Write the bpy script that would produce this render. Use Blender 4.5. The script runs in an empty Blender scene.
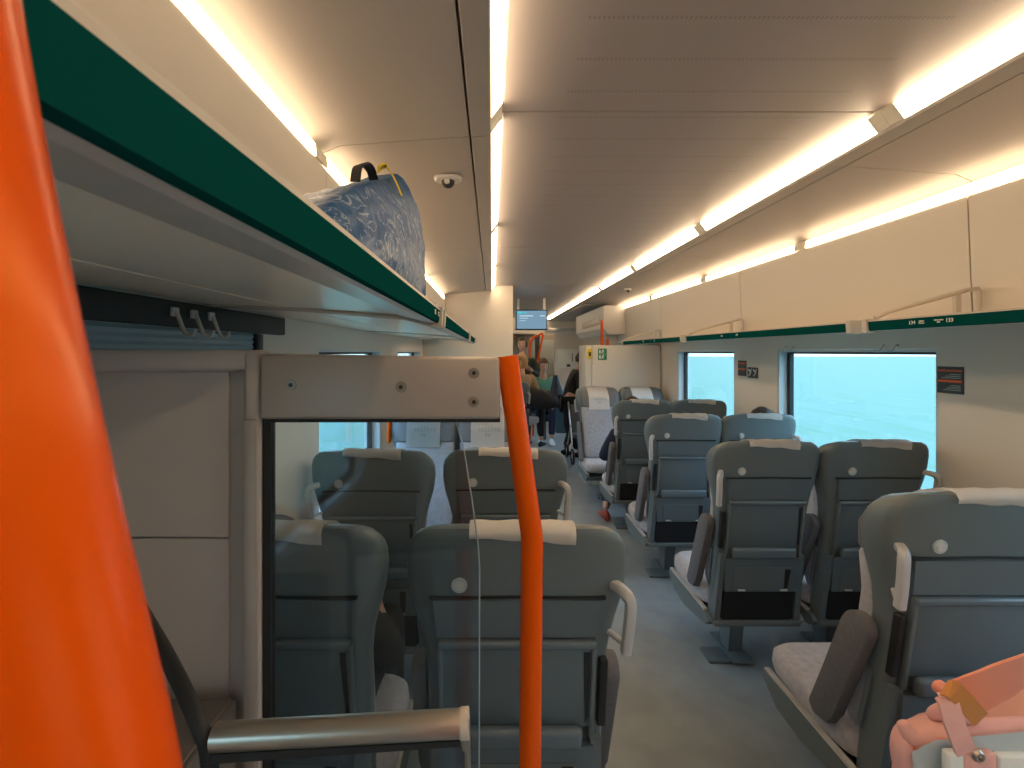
import bpy, bmesh, math, random
from mathutils import Vector, Matrix
random.seed(7)
PI = math.pi
S = bpy.context.scene
COL = S.collection

# ------------------------------------------------------------------ camera, world, exposure
EYE = 1.52
FZ = -.08        # floor level
cam_d = bpy.data.cameras.new('camera'); cam = bpy.data.objects.new('camera', cam_d); COL.objects.link(cam)
cam.location = (0, 0, EYE); cam.rotation_euler = (PI/2, 0, 0)
cam_d.sensor_width = 36; cam_d.lens = 480/1024*36
cam_d.shift_x = 20/1024; cam_d.shift_y = -32/1024
cam_d.clip_start = 0.01; cam_d.clip_end = 400
cam_d.dof.use_dof = True; cam_d.dof.focus_distance = 2.2; cam_d.dof.aperture_fstop = 14
S.camera = cam
S.view_settings.view_transform = 'Standard'; S.view_settings.look = 'None'
S.view_settings.gamma = 1; S.view_settings.use_curve_mapping = False
S.view_settings.exposure = 0.28
S.cycles.use_denoising = True
S.cycles.max_bounces = 10; S.cycles.diffuse_bounces = 6; S.cycles.transparent_max_bounces = 12
S.cycles.sample_clamp_indirect = 6

LIGHT_COL = (1.0, 0.73, 0.45); LIGHT_STR = 15.0; COVE_STR = 11.0
SKY_STR = 1.0
W = bpy.data.worlds.new('sky'); S.world = W; W.use_nodes = True
nt = W.node_tree; nt.nodes.clear()
out = nt.nodes.new('ShaderNodeOutputWorld'); bg = nt.nodes.new('ShaderNodeBackground')
tc = nt.nodes.new('ShaderNodeTexCoord'); sp = nt.nodes.new('ShaderNodeSeparateXYZ')
rp = nt.nodes.new('ShaderNodeValToRGB')
rp.color_ramp.elements[0].position = 0.0; rp.color_ramp.elements[0].color = (1.5, 1.8, 1.95, 1)
rp.color_ramp.elements[1].position = 0.7; rp.color_ramp.elements[1].color = (3.8, 5.0, 6.9, 1)
nt.links.new(tc.outputs['Generated'], sp.inputs[0]); nt.links.new(sp.outputs['Z'], rp.inputs[0])
nt.links.new(rp.outputs[0], bg.inputs[0]); bg.inputs[1].default_value = SKY_STR
nt.links.new(bg.outputs[0], out.inputs[0])

# ------------------------------------------------------------------ materials
def mat(name, col, rough=0.5, metal=0.0, bump=0.0, bscale=200, var=0.0, vscale=20, coat=0.0, spec=0.5, sheen=0.0):
    m = bpy.data.materials.new(name); m.use_nodes = True
    n = m.node_tree.nodes; l = m.node_tree.links; b = n['Principled BSDF']
    b.inputs['Base Color'].default_value = (*col, 1); b.inputs['Roughness'].default_value = rough
    b.inputs['Metallic'].default_value = metal; b.inputs['Coat Weight'].default_value = coat
    b.inputs['Specular IOR Level'].default_value = spec; b.inputs['Sheen Weight'].default_value = sheen
    t = n.new('ShaderNodeTexCoord')
    if var > 0:
        x = n.new('ShaderNodeTexNoise'); x.inputs['Scale'].default_value = vscale; x.inputs['Detail'].default_value = 5
        l.new(t.outputs['Object'], x.inputs['Vector'])
        r = n.new('ShaderNodeValToRGB')
        r.color_ramp.elements[0].position = .3; r.color_ramp.elements[1].position = .7
        r.color_ramp.elements[0].color = (*[c*(1-var) for c in col], 1); r.color_ramp.elements[1].color = (*[min(1, c*(1+var)) for c in col], 1)
        l.new(x.outputs['Fac'], r.inputs[0]); l.new(r.outputs[0], b.inputs['Base Color'])
    if bump > 0:
        x = n.new('ShaderNodeTexNoise'); x.inputs['Scale'].default_value = bscale
        l.new(t.outputs['Object'], x.inputs['Vector'])
        u = n.new('ShaderNodeBump'); u.inputs['Strength'].default_value = bump; u.inputs['Distance'].default_value = .002
        l.new(x.outputs['Fac'], u.inputs['Height']); l.new(u.outputs[0], b.inputs['Normal'])
    return m
def emis(name, col, s):
    m = bpy.data.materials.new(name); m.use_nodes = True
    n = m.node_tree.nodes; l = m.node_tree.links; n.clear()
    o = n.new('ShaderNodeOutputMaterial'); e = n.new('ShaderNodeEmission')
    e.inputs[0].default_value = (*col, 1); e.inputs[1].default_value = s; l.new(e.outputs[0], o.inputs[0])
    return m
def glass(name, tint, gloss=0.08):
    m = bpy.data.materials.new(name); m.use_nodes = True
    n = m.node_tree.nodes; l = m.node_tree.links; n.clear()
    o = n.new('ShaderNodeOutputMaterial'); tr = n.new('ShaderNodeBsdfTransparent'); g = n.new('ShaderNodeBsdfGlossy')
    g.inputs['Roughness'].default_value = .03; tr.inputs[0].default_value = (*tint, 1)
    lw = n.new('ShaderNodeLayerWeight'); lw.inputs[0].default_value = .5
    pw = n.new('ShaderNodeMath'); pw.operation = 'POWER'; pw.inputs[1].default_value = 4.5; l.new(lw.outputs['Facing'], pw.inputs[0])
    f = n.new('ShaderNodeMath'); f.operation = 'MULTIPLY_ADD'; f.inputs[1].default_value = .6; f.inputs[2].default_value = .035; l.new(pw.outputs[0], f.inputs[0])
    mx = n.new('ShaderNodeMixShader'); l.new(f.outputs[0], mx.inputs[0]); l.new(tr.outputs[0], mx.inputs[1]); l.new(g.outputs[0], mx.inputs[2])
    l.new(mx.outputs[0], o.inputs[0]); return m

M = {
 'wall': mat('cream_wall_panel', (.68, .62, .55), .45, bump=.05, bscale=500),
 'ceil_side': mat('ceiling_side_panel', (.46, .41, .37), .5, bump=.04, bscale=600),
 'lip': mat('ceiling_lip', (.42, .38, .34), .4),
 'trough': mat('light_trough', (.7, .65, .55), .5),
 'floor': mat('blue_grey_vinyl', (.27, .31, .33), .38, bump=.06, bscale=120, var=.12, vscale=6),
 'dark': mat('black_rubber', (.012, .013, .015), .6),
 'black': mat('void_shade', (.008, .009, .012), .8),  # flat black used as shade inside the seat opening
 'shell': mat('seat_shell', (.122, .150, .160), .38, bump=.10, bscale=900, spec=.5),
 'tray': mat('seat_tray', (.107, .138, .154), .33, bump=.06, bscale=700),
 'lipb': mat('seat_tray_lip', (.12, .155, .18), .25),
 'fabric': mat('seat_fabric', (.38, .37, .40), .9, bump=.4, bscale=500, var=.14, vscale=45, sheen=.3),
 'headf': mat('headrest_leather', (.14, .14, .155), .6, bump=.15, bscale=400),
 'armf': mat('armrest_fabric', (.13, .13, .14), .85, bump=.3, bscale=500, var=.1, vscale=60),
 'cloth': mat('paper_cover', (.80, .76, .73), .85, bump=.15, bscale=60),
 'white': mat('white_plastic', (.62, .60, .58), .35),
 'handle': mat('grab_handle_grey', (.50, .50, .51), .3),
 'button': mat('button_grey', (.5, .55, .56), .35),
 'alu': mat('brushed_aluminium', (.55, .54, .53), .32, metal=.85, bump=.05, bscale=300),
 'alu2': mat('rack_underside', (.60, .54, .49), .3, metal=.1),
 'steel': mat('satin_steel', (.50, .44, .38), .28, metal=.9),
 'green': mat('dark_green_enamel', (.003, .060, .053), .5, spec=.0),
 'cap': mat('rack_cap', (.55, .50, .44), .4),
 'orange': mat('orange_paint', (.76, .088, .001), .24, spec=.5),
 'pgrey': mat('grey_moulding', (.47, .425, .41), .5, bump=.08, bscale=350),
 'pbar': mat('champagne_bar', (.40, .35, .32), .38, metal=.35),
 'box': mat('taupe_box', (.14, .12, .11), .45),
 'screw': mat('screw_steel', (.30, .27, .24), .35, metal=.8),
 'glass': glass('partition_glass', (.84, .90, .93)),
 'shelf': mat('shelf_panel', (.90, .80, .66), .28, spec=.7),
 'wglass': glass('window_glass', (.84, .96, .97)),
 'frame': mat('window_frame', (.55, .60, .62), .35),
 'blind': mat('roller_blind', (.26, .36, .43), .6),
 'pink': mat('pink_canvas', (.80, .42, .37), .75, bump=.25, bscale=300, var=.08, vscale=12),
 'coral': mat('coral_strap', (.78, .29, .20), .7, bump=.3, bscale=500),
 'tan': mat('tan_leather', (.62, .24, .06), .5),
 'pale': mat('pale_blue_canvas', (.52, .58, .60), .8, bump=.2, bscale=300),
 'skin': mat('skin', (.62, .36, .26), .55),
 'skin2': mat('skin_darker', (.50, .28, .20), .55),  # evenly darker skin tone, used for one person
 'hair_d': mat('dark_hair', (.03, .018, .012), .6, bump=.5, bscale=90),
 'hair_b': mat('brown_hair', (.10, .05, .025), .6, bump=.5, bscale=90),
 'hair_l': mat('blond_hair', (.42, .25, .11), .6, bump=.5, bscale=90),
 'c_green': mat('forest_green_knit', (.02, .035, .025), .9),
 'c_teal': mat('teal_cotton', (.10, .30, .24), .9),
 'c_beige': mat('camel_fleece', (.42, .28, .17), .95, bump=.4, bscale=60),
 'c_black': mat('black_cloth', (.012, .012, .015), .9),
 'c_navy': mat('navy_cloth', (.014, .018, .045), .9),
 'c_grey': mat('grey_cloth', (.12, .12, .13), .9),
 'shoe_w': mat('white_shoe', (.75, .75, .75), .6),
 'shoe_r': mat('red_shoe', (.35, .06, .04), .6),
 'eye': mat('eye_dark', (.02, .015, .012), .3),
 'mouth': mat('lip_red', (.45, .14, .12), .5),
 'sgreen': mat('sign_green', (.01, .22, .08), .5),
 'sdark': mat('sign_navy', (.02, .022, .03), .4),
 'sorange': mat('sign_orange', (.75, .12, .02), .5),
 'swhite': mat('print_white', (.8, .8, .76), .6),
 'syellow': mat('yellow_plastic', (.85, .6, .03), .4),
 'sgrey': mat('print_grey', (.35, .42, .42), .7),
 'bagblack': mat('black_nylon', (.01, .01, .012), .7),
 'field': None,
 'bin': mat('petrol_plastic', (.03, .07, .09), .5),
 'screen': emis('screen_glow', (.16, .27, .36), 1.0),
 'screen_w': emis('screen_text_glow', (.5, .66, .75), 1.0),
 'screen_c': emis('screen_logo_glow', (.05, .55, .6), 1.0),
 'light': emis('warm_diffuser', LIGHT_COL, LIGHT_STR),
 'gang_fill': emis('gangway_fill_glow', LIGHT_COL, 40),  # glow of the added gangway fill lamps
 'cove': emis('warm_cove_diffuser', LIGHT_COL, COVE_STR),
}
M['orange'].node_tree.nodes['Principled BSDF'].inputs['Specular Tint'].default_value = (1.0, .55, .18, 1)
# perforated centre ceiling: rows of small slots running across the car
def perf_mat():
    m = mat('perforated_ceiling', (.38, .335, .32), .42)
    n = m.node_tree.nodes; l = m.node_tree.links; b = n['Principled BSDF']
    t = n.new('ShaderNodeTexCoord'); s = n.new('ShaderNodeSeparateXYZ'); l.new(t.outputs['Object'], s.inputs[0])
    def mth(op, a, bb):
        x = n.new('ShaderNodeMath'); x.operation = op
        for i, v in enumerate((a, bb)):
            if isinstance(v, (int, float)): x.inputs[i].default_value = v
            else: l.new(v, x.inputs[i])
        return x.outputs[0]
    fy = mth('FRACT', mth('DIVIDE', s.outputs['Y'], .155), 0)
    fx = mth('FRACT', mth('DIVIDE', s.outputs['X'], .011), 0)
    row = mth('LESS_THAN', fy, .07); slot = mth('LESS_THAN', fx, .42)
    ix = mth('MULTIPLY', mth('GREATER_THAN', s.outputs['X'], .22), mth('LESS_THAN', s.outputs['X'], 1.05))
    k = mth('MULTIPLY', mth('MULTIPLY', row, slot), ix)
    mx = n.new('ShaderNodeMix'); mx.data_type = 'RGBA'
    mx.inputs['A'].default_value = (.38, .335, .32, 1); mx.inputs['B'].default_value = (.27, .24, .225, 1)
    l.new(k, mx.inputs['Factor']); l.new(mx.outputs['Result'], b.inputs['Base Color'])
    return m
M['ceil'] = perf_mat()
def bag_mat():
    m = mat('blue_film', (.012, .07, .24), .42)
    n = m.node_tree.nodes; l = m.node_tree.links; b = n['Principled BSDF']
    t = n.new('ShaderNodeTexCoord'); w = n.new('ShaderNodeTexNoise'); w.inputs['Scale'].default_value = 14; w.inputs['Detail'].default_value = 8; w.inputs['Distortion'].default_value = 2.2
    l.new(t.outputs['Object'], w.inputs['Vector'])
    r = n.new('ShaderNodeValToRGB'); e = r.color_ramp.elements
    e[0].position = .535; e[0].color = (.010, .085, .24, 1); e[1].position = .585; e[1].color = (.010, .085, .24, 1)
    x = e.new(.56); x.color = (.36, .44, .56, 1)
    s = n.new('ShaderNodeSeparateXYZ'); l.new(t.outputs['Object'], s.inputs[0])
    mp = n.new('ShaderNodeMapRange'); mp.inputs['From Min'].default_value = .28; mp.inputs['From Max'].default_value = .18
    l.new(s.outputs['Z'], mp.inputs['Value'])
    mx = n.new('ShaderNodeMix'); mx.data_type = 'RGBA'; mx.inputs['A'].default_value = (.010, .095, .26, 1)
    l.new(mp.outputs[0], mx.inputs['Factor']); l.new(w.outputs['Fac'], r.inputs[0]); l.new(r.outputs[0], mx.inputs['B'])
    l.new(mx.outputs['Result'], b.inputs['Base Color'])
    u = n.new('ShaderNodeBump'); u.inputs['Strength'].default_value = .6; u.inputs['Distance'].default_value = .01
    v = n.new('ShaderNodeTexNoise'); v.inputs['Scale'].default_value = 9; v.inputs['Distortion'].default_value = 3
    l.new(t.outputs['Object'], v.inputs['Vector']); l.new(v.outputs['Fac'], u.inputs['Height']); l.new(u.outputs[0], b.inputs['Normal'])
    return m
M['bag'] = bag_mat()
def field_mat():
    m = mat('meadow', (.3, .6, .4), 1.0)
    n = m.node_tree.nodes; l = m.node_tree.links; b = n['Principled BSDF']
    t = n.new('ShaderNodeTexCoord'); mp = n.new('ShaderNodeMapping'); mp.inputs['Scale'].default_value = (.9, .16, 1)
    x = n.new('ShaderNodeTexNoise'); x.inputs['Scale'].default_value = 1.6; x.inputs['Detail'].default_value = 6
    l.new(t.outputs['Object'], mp.inputs[0]); l.new(mp.outputs[0], x.inputs['Vector'])
    r = n.new('ShaderNodeValToRGB'); e = r.color_ramp.elements
    e[0].position = .3; e[0].color = (.060, .130, .088, 1); e[1].position = .7; e[1].color = (.085, .150, .132, 1)
    l.new(x.outputs['Fac'], r.inputs[0]); l.new(r.outputs[0], b.inputs['Base Color']); return m
M['field'] = field_mat()

# ------------------------------------------------------------------ helpers
def obj(name, bm, m, parent=None, smooth=35, loc=None):
    me = bpy.data.meshes.new(name)
    if isinstance(bm, bmesh.types.BMesh):
        bmesh.ops.recalc_face_normals(bm, faces=bm.faces); bm.to_mesh(me); bm.free()
    else: me = bm
    ms = m if isinstance(m, (list, tuple)) else [m]
    for x in ms: me.materials.append(x)
    if smooth:
        for p in me.polygons: p.use_smooth = True
        me.set_sharp_from_angle(angle=math.radians(smooth))
    o = bpy.data.objects.new(name, me); COL.objects.link(o)
    if loc: o.location = loc
    if parent: o.parent = parent
    return o
def thing(name, label, cat, loc=(0, 0, 0), rotz=0, group=None):
    o = bpy.data.objects.new(name, None); COL.objects.link(o); o.empty_display_size = .1
    o.location = loc; o.rotation_euler = (0, 0, rotz); tag(o, label, cat, group); return o
def tag(o, label, cat, group=None):
    o['label'] = label; o['category'] = cat
    if group: o['group'] = group
    return o
def struct(name, bm, m, parent=None, smooth=35):
    o = obj(name, bm, m, parent, smooth)
    if not parent: o['kind'] = 'structure'
    return o
def B(): return bmesh.new()
def box(bm, x0, x1, y0, y1, z0, z1, bev=0, seg=2, f=None):
    r = bmesh.ops.create_cube(bm, size=1)
    vs = r['verts']
    for v in vs:
        v.co = Vector(((x0+x1)/2 + v.co.x*(x1-x0), (y0+y1)/2 + v.co.y*(y1-y0), (z0+z1)/2 + v.co.z*(z1-z0)))
    if bev > 0:
        es = list({e for v in vs for e in v.link_edges})
        r = bmesh.ops.bevel(bm, geom=es, offset=bev, segments=seg, profile=.5, affect='EDGES')
        vs = list({v for fc in r['faces'] for v in fc.verts} | {v for v in vs if v.is_valid})
    if f:
        for v in vs: v.co = f(v.co)
    return vs
def prism(bm, pts, axis, a, b, f=None):
    """closed 2D outline extruded along axis ('x': pts=(y,z), 'y': pts=(x,z), 'z': pts=(x,y))"""
    def P(p, t):
        return {'x': (t, p[0], p[1]), 'y': (p[0], t, p[1]), 'z': (p[0], p[1], t)}[axis]
    A = [bm.verts.new(P(p, a)) for p in pts]; C = [bm.verts.new(P(p, b)) for p in pts]
    n = len(pts)
    bm.faces.new(A); bm.faces.new(C[::-1])
    for i in range(n): bm.faces.new((A[i], A[(i+1) % n], C[(i+1) % n], C[i]))
    if f:
        for v in A+C: v.co = f(v.co)
    return A+C
def tube(bm, pts, r, seg=12, cap=True):
    pts = [Vector(p) for p in pts]; rs = r if isinstance(r, (list, tuple)) else [r]*len(pts)
    rings = []; up = None
    for i, p in enumerate(pts):
        d = (pts[min(i+1, len(pts)-1)] - pts[max(i-1, 0)]).normalized()
        if up is None: up = d.orthogonal().normalized()
        up = (up - d*up.dot(d)).normalized(); s = d.cross(up)
        rings.append([bm.verts.new(p + (up*math.cos(2*PI*k/seg) + s*math.sin(2*PI*k/seg))*rs[i]) for k in range(seg)])
    for a, b in zip(rings, rings[1:]):
        for k in range(seg): bm.faces.new((a[k], a[(k+1) % seg], b[(k+1) % seg], b[k]))
    if cap: bm.faces.new(rings[0][::-1]); bm.faces.new(rings[-1])
    return [v for q in rings for v in q]
def sellip(cx, cy, hx, hy, z, e=4, n=32):
    o = []
    for k in range(n):
        t = 2*PI*k/n; c, s = math.cos(t), math.sin(t)
        o.append((cx + hx*math.copysign(abs(c)**(2/e), c), cy + hy*math.copysign(abs(s)**(2/e), s), z))
    return o
def loft(bm, secs, f=None, cap=True):
    rings = [[bm.verts.new(Vector(p)) for p in s] for s in secs]; n = len(secs[0])
    for a, b in zip(rings, rings[1:]):
        for k in range(n): bm.faces.new((a[k], a[(k+1) % n], b[(k+1) % n], b[k]))
    if cap: bm.faces.new(rings[0][::-1]); bm.faces.new(rings[-1])
    vs = [v for r in rings for v in r]
    if f:
        for v in vs: v.co = f(v.co)
    return vs
def disc(bm, c, r, h, axis='y', seg=20, r2=None):
    c = Vector(c); d = {'x': Vector((1, 0, 0)), 'y': Vector((0, 1, 0)), 'z': Vector((0, 0, 1))}[axis]
    return tube(bm, [c, c+d*h], [r, r2 if r2 is not None else r], seg)
def ball(bm, c, r, sc=(1, 1, 1), sub=3):
    q = bmesh.ops.create_icosphere(bm, subdivisions=sub, radius=r)
    for v in q['verts']: v.co = Vector((c[0]+v.co.x*sc[0], c[1]+v.co.y*sc[1], c[2]+v.co.z*sc[2]))
    return q['verts']
def ribbon(bm, pts, width, th, side):
    """flat strap through pts; side = direction of its width (one vector or one per point)"""
    pts = [Vector(p) for p in pts]; rings = []
    for i, p in enumerate(pts):
        d = (pts[min(i+1, len(pts)-1)] - pts[max(i-1, 0)]).normalized()
        s = Vector(side[i] if isinstance(side[0], (list, tuple, Vector)) else side); s = (s - d*s.dot(d)).normalized(); nn = d.cross(s)
        w = (width[i] if isinstance(width, (list, tuple)) else width)/2
        rings.append([bm.verts.new(p+s*w+nn*th/2), bm.verts.new(p-s*w+nn*th/2), bm.verts.new(p-s*w-nn*th/2), bm.verts.new(p+s*w-nn*th/2)])
    for a, b in zip(rings, rings[1:]):
        for k in range(4): bm.faces.new((a[k], a[(k+1) % 4], b[(k+1) % 4], b[k]))
    bm.faces.new(rings[0][::-1]); bm.faces.new(rings[-1])
def spline(pts, n=6):
    P = [Vector(p) for p in pts]; o = []
    for i in range(len(P)-1):
        p0, p1, p2, p3 = P[max(i-1, 0)], P[i], P[i+1], P[min(i+2, len(P)-1)]
        for k in range(n):
            t = k/n; o.append(.5*((2*p1) + (p2-p0)*t + (2*p0-5*p1+4*p2-p3)*t*t + (3*p1-p0-3*p2+p3)*t**3))
    o.append(P[-1]); return o
def text(name, s, size, m, parent, mat4, th=.0006):
    c = bpy.data.curves.new(name, 'FONT'); c.body = s; c.size = size; c.extrude = th; c.resolution_u = 2
    c.align_x = 'CENTER'; c.align_y = 'CENTER'
    t = bpy.data.objects.new('tmp', c); COL.objects.link(t)
    dg = bpy.context.evaluated_depsgraph_get(); me = bpy.data.meshes.new_from_object(t.evaluated_get(dg))
    bpy.data.objects.remove(t); me.name = name
    me.transform(mat4)
    return obj(name, me, m, parent, 0)
def dup(root, loc, rotz, label, group=None, name=None):
    r = root.copy(); COL.objects.link(r); r.location = loc; r.rotation_euler = (0, 0, rotz); r['label'] = label
    if group: r['group'] = group
    for ch in list(root.children):
        c = ch.copy(); COL.objects.link(c); c.parent = r
        for g in list(ch.children):
            d = g.copy(); COL.objects.link(d); d.parent = c
    return r

# ------------------------------------------------------------------ the setting
XL, XR, XC = -.795, 2.045, .625
Y0, Y1 = -2.2, 13.2
bm = B(); box(bm, XL-.12, XR+.12, Y0-.1, Y1+.1, FZ-.1, FZ); struct('floor', bm, M['floor'])
bm = B(); box(bm, -300, 300, -300, 300, -1.4, -1.3)
o = struct('ground', bm, M['field'])

WIN = [(-1.5, -.25), (.35, 1.6), (2.2, 3.44), (4.05, 5.28), (6.5, 7.7), (8.3, 9.5)]
WZ0, WZ1 = .75, 1.535
def side_wall(name, xa, xb, wins):
    bm = B(); ys = [Y0] + [v for w in wins for v in w] + [Y1]
    box(bm, xa, xb, Y0, Y1, FZ, WZ0); box(bm, xa, xb, Y0, Y1, WZ1, 2.4)
    for i in range(0, len(ys), 2): box(bm, xa, xb, ys[i], ys[i+1], WZ0, WZ1)
    return struct(name, bm, M['wall'])
side_wall('wall_left', XL-.12, XL, WIN)
side_wall('wall_right', XR, XR+.12, WIN)
bm = B(); box(bm, XL-.12, XR+.12, Y0-.1, Y0, FZ, 2.4); struct('wall_back', bm, M['wall'])
wn = 0
for side in (-1, 1):
    for (a, b) in WIN:
        wn += 1
        xi = XL if side < 0 else XR
        bm = B(); d = -side
        xo0, xo1 = sorted((xi+side*.004, xi+side*.11))
        t = .016
        box(bm, xo0, xo1, a+.001, a+t, WZ0+.001, WZ1-.001); box(bm, xo0, xo1, b-t, b-.001, WZ0+.001, WZ1-.001)
        box(bm, xo0, xo1, a+t, b-t, WZ1-t, WZ1-.001); box(bm, xo0, xo1, a+t, b-t, WZ0+.001, WZ0+t)
        w = struct('window_%d' % wn, bm, M['frame'])
        bm = B(); xg = xi+side*.075; g0, g1 = sorted((xg-.008, xg+.008))
        t2 = .03
        box(bm, g0-.006, g1+.006, a+t, a+t+t2, WZ0+t, WZ1-t); box(bm, g0-.006, g1+.006, b-t-t2, b-t, WZ0+t, WZ1-t)
        box(bm, g0-.006, g1+.006, a+t+t2, b-t-t2, WZ1-t-.012, WZ1-t); box(bm, g0-.006, g1+.006, a+t+t2, b-t-t2, WZ0+t, WZ0+t+t2)
        obj('gasket', bm, M['dark'], w)
        bm = B(); box(bm, xg-.003, xg+.003, a+t+.004, b-t-.004, WZ0+t+.004, WZ1-t-.004)
        obj('window_pane', bm, M['wglass'], w, 0)
        # sill board
        bm = B(); s0, s1 = sorted((xi+side*.06, xi-side*.02)); box(bm, s0, s1, a-.01, b+.01, WZ0-.022, WZ0-.002, .004)
        obj('window_sill', bm, M['wall'], w)
# ceiling: raised centre, dropped lips, side panels
bm = B(); box(bm, XL-.12, XR+.12, Y0-.1, Y1+.1, 2.40, 2.45)
ceiling = struct('ceiling', bm, M['ceil_side'])
tn = 0
def trim(bm, m, smooth=35):
    global tn
    tn += 1; return struct('trim_%d' % tn, bm, m, None, smooth)
# centre panels (perforated), joined end to end with a hairline between
js = [Y0, .15, 1.52, 3.50, 5.5, 7.5, 9.5, 11.5, Y1]
for a, b in zip(js, js[1:]):
    bm = B(); box(bm, .034, 1.216, a+.002, b-.002, 2.28, 2.30, .002, 1); trim(bm, M['ceil'])
def mx(x): return 2*XC-x
LJ = [Y0, -.1, 1.55, 3.2, 4.85, 5.5]; RJ = [Y0, .15, 1.80, 3.46, 5.1, 6.9]
for side, J, yend in ((-1, LJ, 5.5), (1, RJ, 6.9)):
    X = (lambda x: x) if side > 0 else mx
    # lip
    for a, b in zip(J, J[1:]):
        bm = B(); prism(bm, [(X(1.252), 2.227), (X(1.256), 2.219), (X(1.315), 2.214), (X(1.319), 2.222), (X(1.319), 2.30), (X(1.30), 2.30), (X(1.30), 2.245), (X(1.26), 2.245)], 'y', a+.0015, b-.0015)
        trim(bm, M['lip'], 30)
        bm = B(); prism(bm, [(X(1.324), 2.216), (X(1.74), 2.186), (X(1.80), 2.160), (X(1.80), 2.185), (X(1.324), 2.236)], 'y', a+.002, b-.002); trim(bm, M['ceil_side'])
        bm = B(); prism(bm, [(X(1.783), 2.104), (X(1.802), 1.656), (X(1.83), 1.656), (X(1.83), 2.16), (X(1.795), 2.16), (X(1.795), 2.106)], 'y', a+.003, b-.003); trim(bm, M['wall'])
    # trough backs and bulkhead above the panels
    bm = B(); prism(bm, [(X(1.262), 2.25), (X(1.225), 2.292), (X(1.225), 2.31), (X(1.30), 2.31), (X(1.30), 2.25)], 'y', Y0, yend)
    trim(bm, M['trough'])
    bm = B(); box(bm, *sorted((X(1.835), X(1.865))), Y0, yend, 1.66, 2.40); trim(bm, M['trough'])
    bm = B(); box(bm, *sorted((X(1.86), X(2.045))), Y0, yend, 1.665, 1.70); trim(bm, M['wall'])
# beyond y=6.9 the light line goes on over the entrance area
bm = B(); prism(bm, [(1.262, 2.25), (1.225, 2.292), (1.225, 2.31), (1.30, 2.31), (1.30, 2.25)], 'y', 6.9, 10.7); trim(bm, M['trough'])
bm = B(); prism(bm, [(1.252, 2.227), (1.256, 2.219), (1.315, 2.214), (1.319, 2.222), (1.319, 2.30), (1.30, 2.30), (1.30, 2.245), (1.26, 2.245)], 'y', 6.902, 10.69); trim(bm, M['lip'])
bm = B(); box(bm, 1.32, XR, 6.98, 10.7, 2.20, 2.22); trim(bm, M['ceil_side'])
bm = B(); box(bm, XL, 0, 5.95, 10.7, 2.22, 2.24); trim(bm, M['ceil_side'])

# light strips
GAP = [-2.15, -1.15, .16, 1.51, 2.86, 4.21, 5.52, 6.86, 8.2, 9.45, 10.68]
def strip(x0, z0, x1, z1, a, b, m, label, group, parentname='ceiling_light'):
    t = thing(parentname, label, 'light', ((x0+x1)/2, a, z0), 0, group)
    dx, dz = x1-x0, z1-z0; L = math.hypot(dx, dz); nx, nz = -dz/L, dx/L   # outward normal pointing up/away
    if nz < 0: nx, nz = -nx, -nz
    cx = (x0+x1)/2
    P = lambda x, z: (x-cx, z-z0)
    bm = B(); prism(bm, [P(x0, z0), P(x1, z1), P(x1+nx*.006, z1+nz*.006), P(x0+nx*.006, z0+nz*.006)], 'y', .052, b-a-.052)
    obj('diffuser', bm, m, t, 0)
    for q in (0, b-a-.052):
        bm = B(); prism(bm, [P(x0, z0), P(x1, z1), P(x1+nx*.006, z1+nz*.006), P(x0+nx*.006, z0+nz*.006)], 'y', q+.001, q+.051)
        obj('end_cap', bm, M['trough'], t, 0)
    return t
names = ['behind the viewer', 'behind the viewer', 'nearest the viewer', 'second along', 'third along', 'fourth along', 'fifth along', 'sixth along', 'seventh along', 'farthest along']
for i, (a, b) in enumerate(zip(GAP, GAP[1:])):
    strip(1.253, 2.231, 1.219, 2.276, a, b, M['light'], 'warm white strip light along the right edge of the central ceiling, %s' % names[i], 'strip lights on the right of the central ceiling')
    if b < 5.6 or a > 6.8: strip(-.003, 2.231, .031, 2.276, a, b, M['light'], 'warm white strip light along the left edge of the central ceiling, %s' % names[i], 'strip lights on the left of the central ceiling')  # past the partition: unseen strips added to brighten the entrance area
CG = [-2.15, -1.05, .22, 1.50, 2.78, 4.05, 5.40, 6.88]
for i, (a, b) in enumerate(zip(CG, CG[1:])):
    strip(1.786, 2.112, 1.789, 2.148, a, b, M['cove'], 'thin warm cove light above the right wall panels, %s' % names[i], 'cove lights above the right wall panels', 'cove_light')
    if b < 5.5: strip(mx(1.786), 2.112, mx(1.789), 2.148, a, b, M['cove'], 'thin warm cove light above the left wall panels, %s' % names[i], 'cove lights above the left wall panels', 'cove_light')

# partitions of the far half
bm = B(); box(bm, XL, .24, 5.5, 5.92, FZ, 2.40, .006); trim(bm, M['wall'])
bm = B(); box(bm, 1.64, XR, 6.90, 6.97, FZ, 2.40, .004); trim(bm, M['wall'])
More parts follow.
